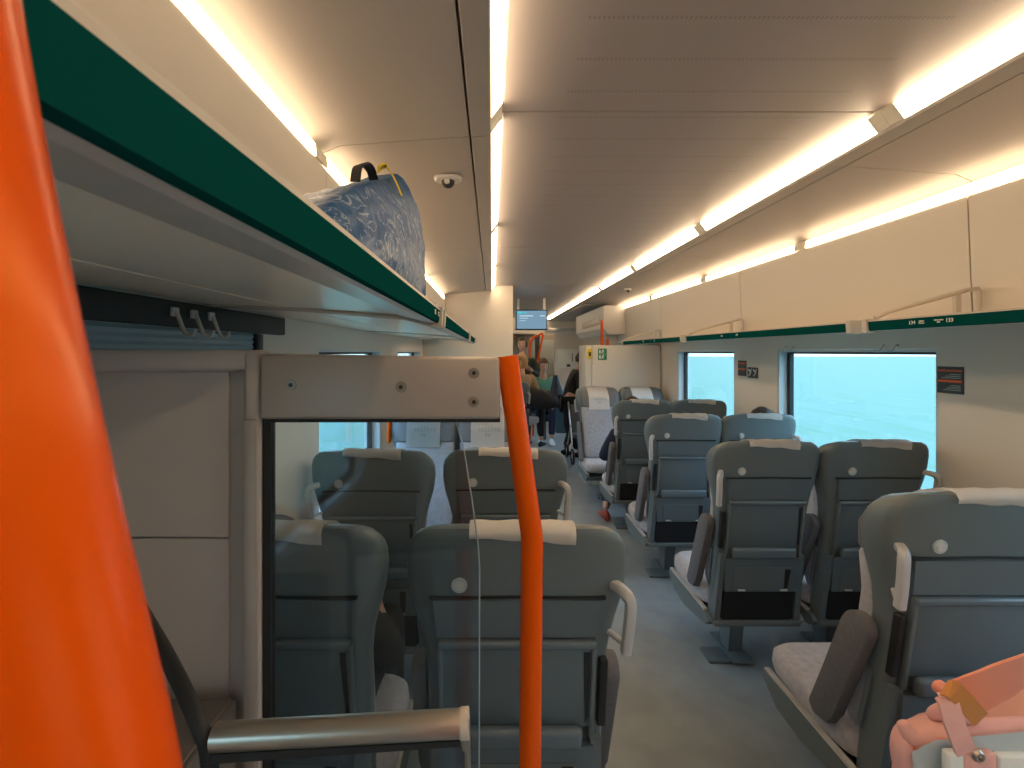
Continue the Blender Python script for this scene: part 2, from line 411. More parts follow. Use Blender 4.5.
# gangway end
bm = B(); box(bm, XL, XR, 10.7, 10.8, 1.93, 2.40); box(bm, XL, .1, 10.7, 10.8, FZ, 1.93); box(bm, 1.40, XR, 10.7, 10.8, FZ, 1.93)
struct('wall_front', bm, M['wall'])
bm = B(); box(bm, XL, XR, 13.1, 13.2, FZ, 2.40); trim(bm, M['wall'])
bm = B(); box(bm, .2, 1.85, 13.0, 13.06, FZ, 1.98, .01)
dr = struct('door_1', bm, M['ceil_side'])
for x0 in (.32, 1.08):
    bm = B(); box(bm, x0, x0+.62, 12.985, 12.999, .9, 1.85, .004); obj('door_window', bm, M['pale'], dr)
for y in (11.4, 12.4):  # hidden lamps, added to brighten the far end
    t = thing('ceiling_light', 'hidden warm fill light added in the gangway beyond the far end, %s' % ('nearer one' if y < 12 else 'farther one'), 'light', (1.0, y, 2.38), 0, 'added gangway fill lights')
    bm = B(); box(bm, -.35, .35, -.12, .12, 0, .018, .004); obj('housing', bm, M['white'], t)
    bm = B(); box(bm, -.32, .32, -.10, .10, -.006, -.001, .002); obj('diffuser', bm, M['gang_fill'], t)
# white end display board
t = thing('notice_board', 'white board with small dark marks on the far end wall', 'notice board', (1.68, 10.668, 1.16))
bm = B(); box(bm, -.24, .24, 0, .03, 0, .42, .006); obj('board', bm, M['swhite'], t)
bm = B(); box(bm, .10, .115, -.004, 0, .14, .33); box(bm, -.02, .06, -.004, 0, .03, .09); obj('dark_marks', bm, M['sdark'], t)
# overhead beam
bm = B(); box(bm, 1.1, 1.9, 9.96, 10.04, 1.93, 2.02, .01); trim(bm, M['alu'])

# technical cabinet behind the facing seats on the right
t = thing('equipment_cabinet', 'tall cream cabinet standing behind the two facing seats on the right', 'cabinet', (1.13, 5.78, 0))
bm = B(); box(bm, .075, .9, 0, .46, 0, 1.60, .004); obj('cabinet_body', bm, M['wall'], t)
bm = B(); box(bm, 0, .072, 0, .46, 0, 1.60, .012); obj('cabinet_post', bm, M['wall'], t)
bm = B(); box(bm, .145, .25, -.009, -.002, 1.425, 1.562, .003); sg = obj('exit_sign', bm, M['sgreen'], t)
bm = B()
for zc in (1.525, 1.460):
    disc(bm, (.205, -.013, zc+.018), .007, .003); 
    tube(bm, [(.203, -.012, zc+.010), (.195, -.012, zc-.006)], .006, 6)
    tube(bm, [(.203, -.012, zc+.008), (.218, -.012, zc+.002)], .003, 6); tube(bm, [(.203, -.012, zc+.008), (.186, -.012, zc+.004)], .003, 6)
    tube(bm, [(.195, -.012, zc-.006), (.208, -.012, zc-.014), (.210, -.012, zc-.024)], .0035, 6); tube(bm, [(.195, -.012, zc-.006), (.184, -.012, zc-.020)], .0035, 6)
    box(bm, .158, .176, -.013, -.010, zc-.022, zc+.022)
obj('exit_symbol', bm, M['swhite'], sg)
bm = B(); box(bm, .155, .24, -.012, -.0085, 1.4915, 1.4945); obj('sign_divider', bm, M['swhite'], sg)
bm = B(); box(bm, .02, .065, -.028, -.001, 1.44, 1.56, .006); rd = obj('card_reader', bm, M['syellow'], t)
bm = B(); box(bm, .03, .055, -.032, -.029, 1.47, 1.52, .002); obj('reader_window', bm, M['sdark'], rd)

# heater / equipment box hung in the entrance area
t = thing('wall_cabinet', 'white overhead box with a vent slot in the entrance area beyond the cream cabinet', 'cabinet', (1.5, 6.45, 1.76))
bm = B(); prism(bm, [(.0, .08), (.06, 0), (.54, 0), (.54, .38), (0, .38)], 'y', 0, .43); prism(bm, [(.0, .08), (.06, 0), (.135, 0), (.135, .38), (0, .38)], 'y', .43, 2.1); obj('housing', bm, M['white'], t)
bm = B(); box(bm, -.006, .002, .25, 1.5, .14, .24, .002); obj('vent', bm, M['pbar'], t)
# television
t = thing('television', 'flat information screen hanging from the ceiling over the aisle', 'screen', (.56, 6.8, 1.83))
bm = B(); box(bm, -.225, .225, 0, .05, 0, .29, .008); obj('screen_housing', bm, M['sdark'], t)
bm = B(); box(bm, -.21, .21, -.004, .0, .018, .275); sc = obj('display', bm, M['screen'], t, 0)
bm = B(); box(bm, -.19, -.13, -.008, -.005, .235, .258); box(bm, -.11, -.07, -.008, -.005, .238, .255); obj('display_logo', bm, M['screen_c'], sc, 0)
bm = B(); box(bm, -.17, .02, -.008, -.005, .195, .207); box(bm, .12, .19, -.008, -.005, .195, .207); box(bm, -.17, -.05, -.008, -.005, .165, .172); box(bm, -.17, -.08, -.008, -.005, .13, .136)
obj('display_text', bm, M['screen_w'], sc, 0)
for x0 in (-.2, .17):
    bm = B(); box(bm, x0, x0+.03, .015, .04, .29, .45); obj('hanger', bm, M['alu'], t)
# orange rails in the entrance area
def rail(label, pts, r=.018, group='orange rails in the far entrance area', name='grab_rail'):
    o = Vector((pts[0][0], pts[0][1], 0))
    t = thing(name, label, 'handrail', o, 0, group)
    bm = B(); tube(bm, [Vector(p)-o for p in pts], r, 12); obj('rail', bm, M['orange'], t)
    bm = B(); e = Vector(pts[0])-o; tube(bm, [e, e+Vector((0, 0, .012))], r*1.6, 14); obj('foot_flange', bm, M['steel'], t)
    return t
rail('orange upright pole in the far entrance area with an arm curving right at its top', spline([(.672, 8.55, FZ), (.672, 8.55, 1.5), (.675, 8.55, 1.66), (.72, 8.55, 1.76), (.83, 8.55, 1.82), (.90, 8.55, 1.86)]))
rail('orange rail slanting down beside the upright orange pole in the far entrance area', spline([(.78, 9.15, FZ), (.80, 9.15, .9), (.84, 9.15, 1.2), (.93, 9.15, 1.65), (.975, 9.15, 1.86)]))
rail('short orange pole rising above the right cabinet in front of the white overhead box', [(1.46, 6.38, 0), (1.46, 6.38, 1.94)], .017)
rail('lower orange pole beside the taller one above the right cabinet', [(1.53, 6.36, 0), (1.53, 6.36, 1.70)], .017)
# litter bin
t = thing('litter_bin', 'dark petrol litter bin standing on the floor of the far entrance area', 'bin', (1.42, 9.6, 0))
bm = B(); loft(bm, [sellip(0, 0, .16, .14, z, 6) for z in (0, .02, .60, .62)]); obj('bin_body', bm, M['bin'], t)
bm = B(); loft(bm, [sellip(0, 0, w, w*.88, z, 6) for z, w in ((.622, .165), (.65, .165), (.67, .13))]); obj('bin_lid', bm, M['sdark'], t)
# dark cable duct on far wall, wall panels
bm = B(); box(bm, .95, 1.05, 10.55, 10.69, .6, 1.9, .01); trim(bm, M['sdark'])

# ------------------------------------------------------------------ luggage racks
def rack(side, a, b, label, txt=None):
    X = (lambda x: x) if side > 0 else mx
    ox, oz = X(1.39), 1.60
    t = thing('luggage_rack', label, 'luggage rack', (ox, a, oz), 0, 'luggage racks along the %s wall' % ('right' if side > 0 else 'left'))
    P = lambda x, z: (X(x)-ox, z-oz)
    L = b-a; e = .02
    bm = B(); prism(bm, [P(1.390, 1.6317), P(1.393, 1.600), P(1.400, 1.598), P(1.400, 1.6317)], 'y', e, L-e); rl = obj('front_rail', bm, M['green'], t, 30)
    bm = B(); prism(bm, [P(1.391, 1.632), P(1.391, 1.6375), P(1.42, 1.6375), P(1.42, 1.632)], 'y', e, L-e); obj('rail_cap', bm, M['cap'], t, 0)
    bm = B(); prism(bm, [P(1.401, 1.5985), P(1.408, 1.596), P(1.495, 1.617), P(1.50, 1.621), P(1.50, 1.63), P(1.42, 1.631), P(1.401, 1.631)], 'y', e, L-e); obj('lip', bm, M['alu2'], t, 30)
    bm = B(); prism(bm, [P(1.502, 1.621), P(1.795, 1.641), P(1.795, 1.648), P(1.502, 1.628)], 'y', e, L-e); obj('shelf', bm, M['shelf'], t, 30)
    bm = B(); prism(bm, [P(1.797, 1.640), P(2.035, 1.652), P(2.035, 1.662), P(1.797, 1.652)], 'y', e, L-e); obj('rear_ledge', bm, M['shelf'], t, 30)
    # end clamps and raised divider bar to the wall panel
    for q, nm in ((L-.019, 1), (-.0, 0)):
        bm = B(); prism(bm, [P(1.383, 1.642), P(1.386, 1.592), P(1.41, 1.588), P(1.50, 1.612), P(1.80, 1.637), P(2.03, 1.648), P(2.03, 1.652), P(1.50, 1.642)], 'y', q-.006 if nm else q-.006, q+.018 if nm else q+.0185-.0)
        obj('end_clamp', bm, M['cap'], t, 30)
    bm = B(); tube(bm, [Vector((X(x)-ox, L-.045, z-oz)) for x, z in ((1.40, 1.645), (1.45, 1.668), (1.74, 1.748), (1.775, 1.752), (1.78, 1.74), (1.78, 1.672))], .0085, 8)
    box(bm, *sorted((X(1.69)-ox, X(1.71)-ox)), L-.052, L-.038, 1.66-oz, 1.735-oz)
    obj('divider_bar', bm, M['cap'], t)
    if txt:
        for s, y, sz in txt:
            m4 = Matrix.Translation((-.0035 if side > 0 else .0035, y-a, .0165)) @ Matrix.Rotation(-PI/2 if side > 0 else PI/2, 4, 'Z') @ Matrix.Rotation(PI/2, 4, 'X')
            text('seat_number', s, sz, M['swhite'], rl, m4)
    return t
rack(1, .10, 1.80, 'dark green edged luggage rack nearest the viewer on the right wall', [('134', 1.585, .017), ('133', 1.455, .017), ('VINDU\nWindow', 1.55, .006), ('MIDTGANG\nAisle', 1.49, .006)])
rack(1, 1.86, 3.46, 'second green edged luggage rack on the right wall, over the large window', [('130', 2.90, .017), ('129', 2.72, .017)])
rack(1, 3.52, 5.12, 'farthest green edged luggage rack on the right wall, ending at the cabinet', [('126', 4.4, .017), ('125', 4.1, .017)])
rack(-1, -1.2, 1.32, 'long dark green edged luggage rack overhead at the left, holding the blue bag', [('135', 1.16, .017), ('136', 1.23, .017)])
rack(-1, 1.38, 2.98, 'second luggage rack on the left wall beyond the blue bag', None)
rack(-1, 3.04, 4.0, 'farthest short luggage rack on the left wall, before the cream partition', None)

# coat hooks
def hook(loc, side, label, big=1.0, g='coat hooks by the windows'):
    t = thing('coat_hook', label, 'hook', loc, 0, g); s = -side
    bm = B(); box(bm, *sorted((0, s*.008)), -.012*big, .012*big, 0, .022*big, .002); obj('hook_plate', bm, M['handle'], t)
    bm = B(); tube(bm, spline([(s*.008, 0, .012*big), (s*.020, 0, -.02*big), (s*.030, 0, -.04*big), (s*.045, 0, -.045*big), (s*.052, 0, -.030*big)], 4), .005*big, 8); obj('hook_prong', bm, M['handle'], t)
for y, l in ((1.15, 'grey coat hook below the left rack, nearest the orange pole'), (1.225, 'grey coat hook below the left rack, middle of three'), (1.30, 'grey coat hook below the left rack, farthest of three')):
    hook((XL+.031, y, 1.605), -1, l, 1.0, 'coat hooks below the left rack')
for y, l in ((2.42, 'small hook over the near end of the large right window, nearer one'), (2.50, 'small hook over the near end of the large right window, farther one'), (3.25, 'small hook over the far end of the large right window, nearer one'), (3.33, 'small hook over the far end of the large right window, farther one')):
    hook((XR, y, 1.548), 1, l, .6, 'hooks over the large right window')
# roller blind and its dark cassette on the near left window
t = thing('roller_blind', 'dark blue ribbed roller blind drawn over the near left window', 'blind', (XL, .30, .75))
bm = B(); box(bm, 0.001, .03, 0, 1.48, .832, .895, .006); obj('cassette', bm, M['dark'], t)
bm = B()
n = 46
for i in range(n):
    z = .02+i*(.81/n); prism(bm, [(.006, z), (.012, z+.0088), (.006, z+.0176), (.003, z+.0088)], 'y', .06, 1.28)
obj('blind_fabric', bm, M['blind'], t)
for y0, y1 in ((.01, .055), (1.285, 1.33)):
    bm = B(); box(bm, .001, .02, y0, y1, .0, .83, .004); obj('guide_rail', bm, M['sdark'], t)

# signs on right wall
t = thing('wall_sign', 'dark square safety sign with orange bands on the right wall beside the large window', 'sign', (XR, 2.14, 1.335))
bm = B(); box(bm, -.004, 0, -.062, .062, 0, .12, .001, 1); obj('sign_plate', bm, M['sdark'], t)
for z0, z1 in ((.098, .106), (.050, .060)):
    bm = B(); box(bm, -.0055, -.0035, -.055, .055, z0, z1); obj('orange_band', bm, M['sorange'], t, 0)
bm = B()
for r in range(4): box(bm, -.0053, -.0035, -.05, .03-r*.012, .014+r*.007, .0165+r*.007)
for r in range(3): box(bm, -.0053, -.0035, -.05, .04-r*.02, .068+r*.008, .0705+r*.008)
obj('sign_print', bm, M['sgrey'], t, 0)
t = thing('wall_sign', 'dark sign with red bands on the pillar between the right windows', 'sign', (XR, 3.92, 1.325))
bm = B(); box(bm, -.004, 0, -.065, .065, 0, .125, .001, 1); obj('sign_plate', bm, M['sdark'], t)
for z0, z1 in ((.095, .11), (.05, .062)):
    bm = B(); box(bm, -.0055, -.0035, -.058, .058, z0, z1); obj('red_band', bm, M['sorange'], t, 0)
t = thing('wall_sign', 'small black pictogram sign on the right pillar beside the red banded sign', 'sign', (XR, 3.76, 1.315))
bm = B(); box(bm, -.004, 0, -.075, .075, 0, .085, .001, 1); obj('sign_plate', bm, M['sdark'], t)
bm = B()
for yy in (-.035, .035):
    tube(bm, [(-.005, yy+.02, .065), (-.005, yy-.015, .045), (-.005, yy+.012, .02)], .006, 6); tube(bm, [(-.005, yy-.022, .07), (-.005, yy-.006, .055)], .004, 6)
obj('pictogram', bm, M['swhite'], t)

# ceiling camera and sensor
t = thing('security_camera', 'small white dome security camera on the left ceiling panel', 'camera', (-.173, 1.89, 2.205))
bm = B(); loft(bm, [sellip(0, 0, .055*k, .045*k, z, 2.6) for z, k in ((0, 1), (-.006, 1), (-.012, .85))]); obj('flange', bm, M['white'], t)
bm = B(); ball(bm, (0, 0, -.014), .026); obj('dome', bm, M['dark'], t)
bm = B(); disc(bm, (-.002, -.027, -.02), .011, .006, 'y'); obj('lens', bm, M['white'], t)
t = thing('ceiling_sensor', 'small sensor on the right ceiling panel near its far end', 'sensor', (1.47, 5.2, 2.209))
bm = B(); tube(bm, [(0, 0, 0), (0, 0, -.02)], [.04, .035], 20); obj('sensor_base', bm, M['white'], t)
bm = B(); tube(bm, [(0, 0, -.02), (0, -.03, -.035)], [.018, .014], 12); obj('sensor_head', bm, M['sdark'], t)

# ------------------------------------------------------------------ seats
SH = .17
def lean(co):
    y, z = co.y, co.z
    if z > .98: z -= .32*max(0, y)*min(1, (z-.98)/.12)
    return Vector((co.x, y + SH*(1.12-co.z), z))
def make_seat(label, group, arms, handle, plain=True, pure=False):
    """faces +Y; origin on the floor under the rear top edge of the backrest"""
    t = thing('train_seat', label, 'seat', (0, 0, 0), 0, group)
    # moulded rear shell with a winged head
    prof = [(.27, .200, .085), (.40, .203, .09), (.60, .205, .095), (.78, .208, .10), (.84, .215, .108), (.89, .229, .125), (.94, .243, .142), (1.0, .2505, .150), (1.05, .2495, .150),
            (1.08, .243, .147), (1.10, .231, .141), (1.113, .214, .131), (1.12, .19, .115), (1.123, .15, .09)]
    bm = B(); secs = []
    for z, hw, d in prof:
        dd = .150-d
        yc = d/2 + (dd*.12 if z < 1.105 else dd*(.25 if z < 1.115 else .5))
        secs.append(sellip(0, yc, hw, d/2, z, 5.0 if z < .85 else 4.0, 48))
    loft(bm, secs, lean)
    shell = obj('back_shell', bm, M['shell'], t, 50)
    # seam under the head
    bm = B(); prism(bm, [(-.195, .953), (0, .957), (.195, .953), (.195, .947), (0, .951), (-.195, .947)], 'y', -.0025, .012, lean); obj('seam', bm, M['dark'], shell, 0)
    # panel around the tray
    bm = B()
    prism(bm, [(-.186, .946), (.186, .946), (.180, .856), (-.180, .856)], 'y', -.003, .02, lean); obj('upper_panel', bm, M['tray'], shell, 30)
    bm = B(); box(bm, -.172, .172, -.004, .02, .63, .835, .004, 2, lean); tr = obj('tray_table', bm, M['tray'], t)
    bm = B(); box(bm, -.178, .178, -.018, .01, .832, .852, .007, 3, lean); obj('tray_lip', bm, M['lipb'], tr)
    for a_, b_ in ((-.178, -.166), (.166, .178)):
        bm = B(); box(bm, a_, b_, -.012, .012, .60, .836, .004, 2, lean); obj('tray_side_rail', bm, M['shell'], tr)
    # black gap beside the tray
    bm = B(); prism(bm, [(.150, .82), (.164, .82), (.164, .66), (.158, .64)], 'y', -.0065, 0, lean); obj('tray_recess', bm, M['dark'], tr, 0)
    bm = B(); box(bm, -.150, .150, -.032, .0, .588, .640, .014, 4, lean); obj('pocket_lip', bm, M['lipb'], tr)
    # magazine pocket
    bm = B(); prism(bm, [(-.178, .588), (.178, .588), (.168, .43), (-.168, .43)], 'y', -.016, .012, lean); pk = obj('magazine_pocket', bm, M['tray'], t, 30)
    bm = B(); prism(bm, [(-.13, .545), (.14, .545), (.13, .44), (-.13, .44)], 'y', -.0185, -.0155, lean); obj('pocket_face', bm, M['shell'], pk, 0)
    bm = B(); prism(bm, [(.105, .538), (.132, .538), (.125, .45), (.108, .45)], 'y', -.0205, -.0175, lean); obj('pocket_slot', bm, M['dark'], pk, 0)
    for sx in (-.11, .09):
        bm = B(); box(bm, sx, sx+.035, -.026, -.014, .436, .443, .002, 1, lean); obj('clip', bm, M['handle'], pk)
    # black panel standing in for the shade of the lower opening; bottom frame
    bm = B(); prism(bm, [(-.165, .425), (.165, .425), (.175, .30), (.16, .285), (-.16, .285), (-.175, .30)], 'y', -.003, .01, lean); obj('opening_shade', bm, M['black'], t, 0)
    bm = B()
    for s in (-1, 1): prism(bm, [(s*.172, .60), (s*.196, .60), (s*.206, .28), (s*.178, .28)], 'y', -.008, .05, lean)
    box(bm, -.208, .208, .12, .20, .262, .286, .008); obj('rear_frame', bm, M['shell'], t)
    # pressed button
    bm = B(); disc(bm, (-.128, .008, .982), .0175, -.012, 'y', 24); 
    for v in bm.verts: v.co = lean(v.co)
    bt = obj('coat_button', bm, M['button'], t)
    bm = B(); disc(bm, (-.128, -.004, .982), .011, -.003, 'y', 20)
    for v in bm.verts: v.co = lean(v.co)
    obj('button_cap', bm, M['white'], bt)
    # outer grab handle
    s = handle
    bm = B(); p = spline([(s*.215, .02, .975), (s*.232, -.016, .972), (s*.242, -.030, .955), (s*.240, -.033, .90), (s*.236, -.030, .835)], 5)
    ribbon(bm, [lean(q) for q in p], [.024]*len(p), .022, (0, 1, 0))
    bmesh.ops.bevel(bm, geom=list(bm.edges), offset=.006, segments=2, profile=.5, affect='EDGES')
    gh = obj('grab_handle', bm, M['handle'], t)
    bm = B(); tube(bm, [lean(Vector(q)) for q in ((s*.205, .03, .858), (s*.236, -.02, .852))], .007, 8); obj('handle_bracket', bm, M['handle'], gh)
    bm = B(); box(bm, *sorted((s*.187, s*.206)), -.004, .02, .63, .80, .003, 1, lean); obj('handle_slot', bm, M['dark'], gh)
    # front upholstery
    bm = B(); loft(bm, [sellip(0, yc, hw, d, z, 5, 32) for z, hw, yc, d in ((.40, .18, .12, .05), (.44, .19, .125, .06), (.60, .19, .12, .055), (.80, .19, .12, .055), (.90, .20, .135, .055), (.915, .195, .135, .05))], lean); obj('back_cushion', bm, M['fabric'], t, 50)
    bm = B(); loft(bm, [sellip(0, yc, hw, d, z, 5, 32) for z, hw, yc, d in ((.918, .205, .135, .045), (.925, .205, .14, .05), (1.0, .212, .142, .05), (1.07, .205, .13, .05), (1.105, .19, .11, .045), (1.118, .165, .10, .035))], lean); obj('headrest', bm, M['headf'], t, 50)
    # seat cushion and side shells
    bm = B(); loft(bm, [sellip(0, yc, hw, d, z, 6, 40) for z, hw, yc, d in ((.316, .205, .42, .215), (.325, .222, .42, .226), (.35, .227, .425, .235), (.375, .223, .425, .232), (.393, .210, .42, .22), (.400, .18, .415, .20))])
    for v in bm.verts: v.co.z += .05*(v.co.y-.42)*(1 if v.co.z > .35 else .2)
    obj('seat_cushion', bm, M['fabric'], t, 50)
    bm = B()
    for s2 in (-1, 1):
        prism(bm, [(.155, .30), (.56, .305), (.640, .305), (.650, .28), (.56, .225), (.42, .215), (.17, .25), (.135, .28)], 'x', s2*.209, s2*.232)
    prism(bm, [(.17, .25), (.42, .217), (.56, .227), (.64, .28), (.17, .28)], 'x', -.209, .209)
    obj('seat_base_shell', bm, M['shell'], t, 25)
    for s2 in (-1, 1):
        bm = B(); prism(bm, [(.19, .303), (.64, .307), (.64, .314), (.19, .312)], 'x', s2*.211, s2*.230); obj('base_edge', bm, M['handle'], t, 0)
    # folded armrests
    for s2 in arms:
        bm = B(); x0, x1 = sorted((s2*.213, s2*.248))
        pts = []
        for k in range(9):
            a = PI*k/8; pts.append((.090+.050*math.cos(a), .715+.045*math.sin(a)))
        pts += [(.125, .42), (.145, .375), (.21, .365), (.235, .39)]
        # outline in (y,z), lean makes it follow the back
        vs = prism(bm, pts, 'x', x0, x1, lean)
        bmesh.ops.bevel(bm, geom=[e for e in bm.edges if len(e.link_faces) == 2], offset=.007, segments=2, profile=.5, affect='EDGES')
        ar = obj('armrest', bm, M['armf'], t, 40)
        bm = B(); prism(bm, [(.05, .60), (.065, .61), (.08, .45), (.065, .43)], 'x', s2*.206, s2*.2125, lean); obj('armrest_pivot', bm, M['shell'], ar, 30)
    # pedestal
    bm = B(); prism(bm, [(.30, .245), (.50, .215), (.44, .10), (.42, .02), (.34, .02), (.33, .10)], 'x', -.035, .035)
    box(bm, -.14, .14, .33, .42, .20, .225, .004); obj('pedestal', bm, M['shell'], t, 30)
    bm = B(); box(bm, -.16, .06, .28, .40, 0, .018, .006); box(bm, -.05, .05, .25, .52, .0185, .028, .003); obj('floor_plate', bm, M['shell'], t)
    # white paper cover over the head
    bm = B(); prof = [(-.0055, 1.092), (-.0055, 1.103), (.006, 1.116), (.025, 1.1255), (.06, 1.131), (.11, 1.1295), (.150, 1.118), (.178, 1.10), (.1935, 1.06), (.197, 1.0), (.197, .89)]
    nx = 14; rows = []
    rnd = random.Random(3)
    for i in range(nx+1):
        x = -.105+.23*i/nx; w = .0015*math.sin(i*1.3); row = []
        for j, (y, z) in enumerate(prof):
            zz = z; yy = y
            if j == 0: zz = z - .014*(i/nx)**2 + .0018*math.sin(i*.9)
            n = Vector((0, -1, 0)) if j < 3 else (Vector((0, 0, 1)) if j < 7 else Vector((0, 1, 0)))
            row.append(bm.verts.new(lean(Vector((x, yy, zz)) + n*(w+.002))))
        rows.append(row)
    for a, b in zip(rows, rows[1:]):
        for j in range(len(prof)-1): bm.faces.new((a[j], a[j+1], b[j+1], b[j]))
    bmesh.ops.solidify(bm, geom=list(bm.faces), thickness=.002)
    cv = obj('headrest_cover', bm, M['cloth'], t, 60)
    bm = B(); rn = random.Random(5)
    for r in range(4):
        for c in range(7):
            if r == 0 and (c < 2 or c > 4): continue
            x = -.075+.022*c; box(bm, x, x+.016, .2020, .2035, 1.052-r*.018, 1.058-r*.018, 0, 1, lean)
    for k in (0, 1): 
        for (xa, za, xb, zb) in ((-.012, .972, -.006, .956), (-.006, .956, 0, .972)):
            tube(bm, [lean(Vector((xa+k*.018+.006, .203, za))), lean(Vector((xb+k*.018+.006, .203, zb)))], .0018, 6)
    obj('cover_print', bm, M['sgrey'], cv, 0)
    return t

RX = (1.275, 1.782); LX = (.052, -.492)
GR = 'seats on the right of the aisle facing away'; GL = 'seats on the left of the aisle facing away'
ra = make_seat('grey aisle seat nearest the viewer on the right, behind the pink backpack', GR, (-1,), -1); ra.location = (RX[0]+.045, 1.25, 0)
rw = make_seat('grey window seat beside the nearest right aisle seat, mostly out of frame', GR, (-1, 1), 1); rw.location = (RX[1]+.0, 1.25, 0)
la = make_seat('grey aisle seat right behind the glass partition, crossed by the orange pole', GL, (-1, 1), 1); la.location = (LX[0]+.008, 1.105, 0); la.scale = (1.07, 1, 1)
lw = make_seat('grey window seat right behind the glass partition, left of the aisle seat', GL, (-1,), -1); lw.location = (LX[1]-.03, 1.105, 0); lw.scale = (1.04, 1, 1)
dup(ra, (RX[0], 2.18, 0), 0, 'second aisle seat from the front on the right, grey back seen in full')
dup(rw, (RX[1], 2.18, 0), 0, 'second window seat from the front on the right, before the large window')
dup(ra, (RX[0], 3.12, 0), 0, 'third aisle seat from the front on the right')
dup(rw, (RX[1]-.02, 3.12, 0), 0, 'third window seat from the front on the right, dark hair showing above it')
dup(ra, (RX[0]+.01, 4.05, 0), 0, 'farthest right aisle seat facing away, a navy sleeve showing at its left')
dup(rw, (RX[1]-.02, 4.05, 0), 0, 'farthest right window seat facing away, before the far window')
dup(la, (LX[0]+.005, 1.99, 0), 0, 'second aisle seat on the left, seen through the glass and beside the pole')
dup(lw, (LX[1]-.012, 1.97, 0), 0, 'second window seat on the left, framed whole in the glass partition')
# facing seats
f1 = dup(la, (1.215, 5.62, 0), PI, 'grey fabric seat facing the viewer by the aisle, before the cream cabinet', 'facing seats before the cream cabinet')
f2 = dup(lw, (1.715, 5.62, 0), PI, 'grey fabric seat facing the viewer by the far right window', 'facing seats before the cream cabinet')
g1 = dup(ra, (-.02, 3.50, 0), PI, 'facing seat on the left by the aisle, an orange shape at its left', 'facing seats seen through the glass partition')
g2 = dup(rw, (-.46, 3.50, 0), PI, 'facing seat on the left by the window with orange edges', 'facing seats seen through the glass partition')
for q in (f1, f2): q.scale = (1, 1, 1)
ra.scale = (1.03, 1.03, 1.03)
for c in list(g2.children):
    if c.name.startswith('armrest'):
        for q in list(c.children): bpy.data.objects.remove(q)
        bpy.data.objects.remove(c)
# orange pads on the facing seats' sides
for par, xs in ((g2, (.262, -.262)),):
    for x in xs:
        bm = B(); loft(bm, [sellip(x, .09, w, .05, z, 2.5, 20) for z, w in ((.90, .008), (.93, .016), (1.02, .018), (1.08, .012), (1.10, .005))], lean); obj('side_pad', bm, M['orange'], par)['label'] = 'orange side pad'
h1 = dup(la, (.25, 6.5, 0), 0, 'grey seat in the far entrance area just past the cream left partition', 'seats in the far entrance area')

# ------------------------------------------------------------------ partition in the foreground
PY = .75
def PX(x, Y=PY): return (x-492)/480*Y
def PZ(y, Y=PY): return EYE-(y-352)/480*Y
t = thing('glass_partition', 'chest high partition with grey moulded niche, metal top bar and clear glass', 'partition', (0, PY, 0))
# moulded panel: frame around a recessed bay
xi = PX(247); xo = PX(263); zt = PZ(350); bm = B()
box(bm, xi, xo, -.012, .03, 0, zt, .007, 3)                          # right stile
box(bm, XL+.005, xi+.004, -.010, .03, PZ(370), zt, .007, 3)          # head rail
box(bm, XL+.005, xi-.0, .022, .032, 0, zt-.02)                       # backing
# sloping return of the niche
xr = PX(226)
vs = [bm.verts.new(p) for p in ((xi, -.008, 0), (xi, -.008, PZ(370)), (xr, .012, PZ(373)), (xr, .012, 0))]; bm.faces.new(vs)
vs = [bm.verts.new(p) for p in ((XL+.01, -.006, PZ(369)), (xi, -.006, PZ(369)), (xr, .012, PZ(373)), (XL+.01, .012, PZ(373)))]; bm.faces.new(vs)
obj('moulded_frame', bm, M['pgrey'], t)
bm = B(); box(bm, XL+.01, xr-.001, .010, .02, PZ(540), PZ(372), .0015, 1); box(bm, XL+.01, xr-.001, .010, .02, .02, PZ(541.5), .0015, 1); obj('niche_panel', bm, M['pgrey'], t)
# post beside the glass
bm = B(); box(bm, PX(249), PX(263), -.020, -.0125, 0, PZ(418), .003, 2); obj('edge_post', bm, M['pbar'], t)
# top bar
bm = B(); box(bm, PX(264.5), PX(500), -.018, .030, PZ(418), PZ(353.5), .006, 3)
for v in bm.verts:
    v.co.z -= max(0, (v.co.x-PX(265))/(PX(500)-PX(265)))*.006*(1 if v.co.z > PZ(380) else 0)
    if v.co.x > PX(480): v.co.x -= max(0, (v.co.z-PZ(418)))*-.0 
bar = obj('top_bar', bm, M['pbar'], t)
for x, y in ((291, 385), (401, 387), (474, 373), (474, 402)):
    bm = B(); cx, cz = PX(x, .732), PZ(y, .732)
    tube(bm, [(cx, -.017, cz), (cx, -.0195, cz)], [.0088, .0078], 20)
    s = obj('screw', bm, M['screw'], t)
    bm = B(); tube(bm, [(cx, -.0193, cz), (cx, -.0201, cz)], .0035, 6); obj('screw_socket', bm, M['dark'], s)
# gasket + glass with its slanting free edge
bm = B(); box(bm, PX(264), PX(272), -.004, .012, 0, PZ(418)-.001); box(bm, PX(272), PX(500), -.004, .012, PZ(422), PZ(418.3)); obj('gasket', bm, M['dark'], t, 0)
edge = [(455, 421), (463, 445), (472, 501), (478, 545), (479.5, 570), (479, 768), (479, 1000)]
pts = [(PX(272)-.0, .25)] + [(PX(272), PZ(422))] + [(PX(x), PZ(y)) for x, y in edge] + [(PX(479), .25)]
bm = B(); prism(bm, pts, 'y', .000, .006); obj('glass_pane', bm, M['glass'], t, 0)
ep = [(PX(x), .003, PZ(y)) for x, y in edge]; bm = B(); tube(bm, ep, .0012, 6); obj('glass_edge', bm, M['sgrey'], t)
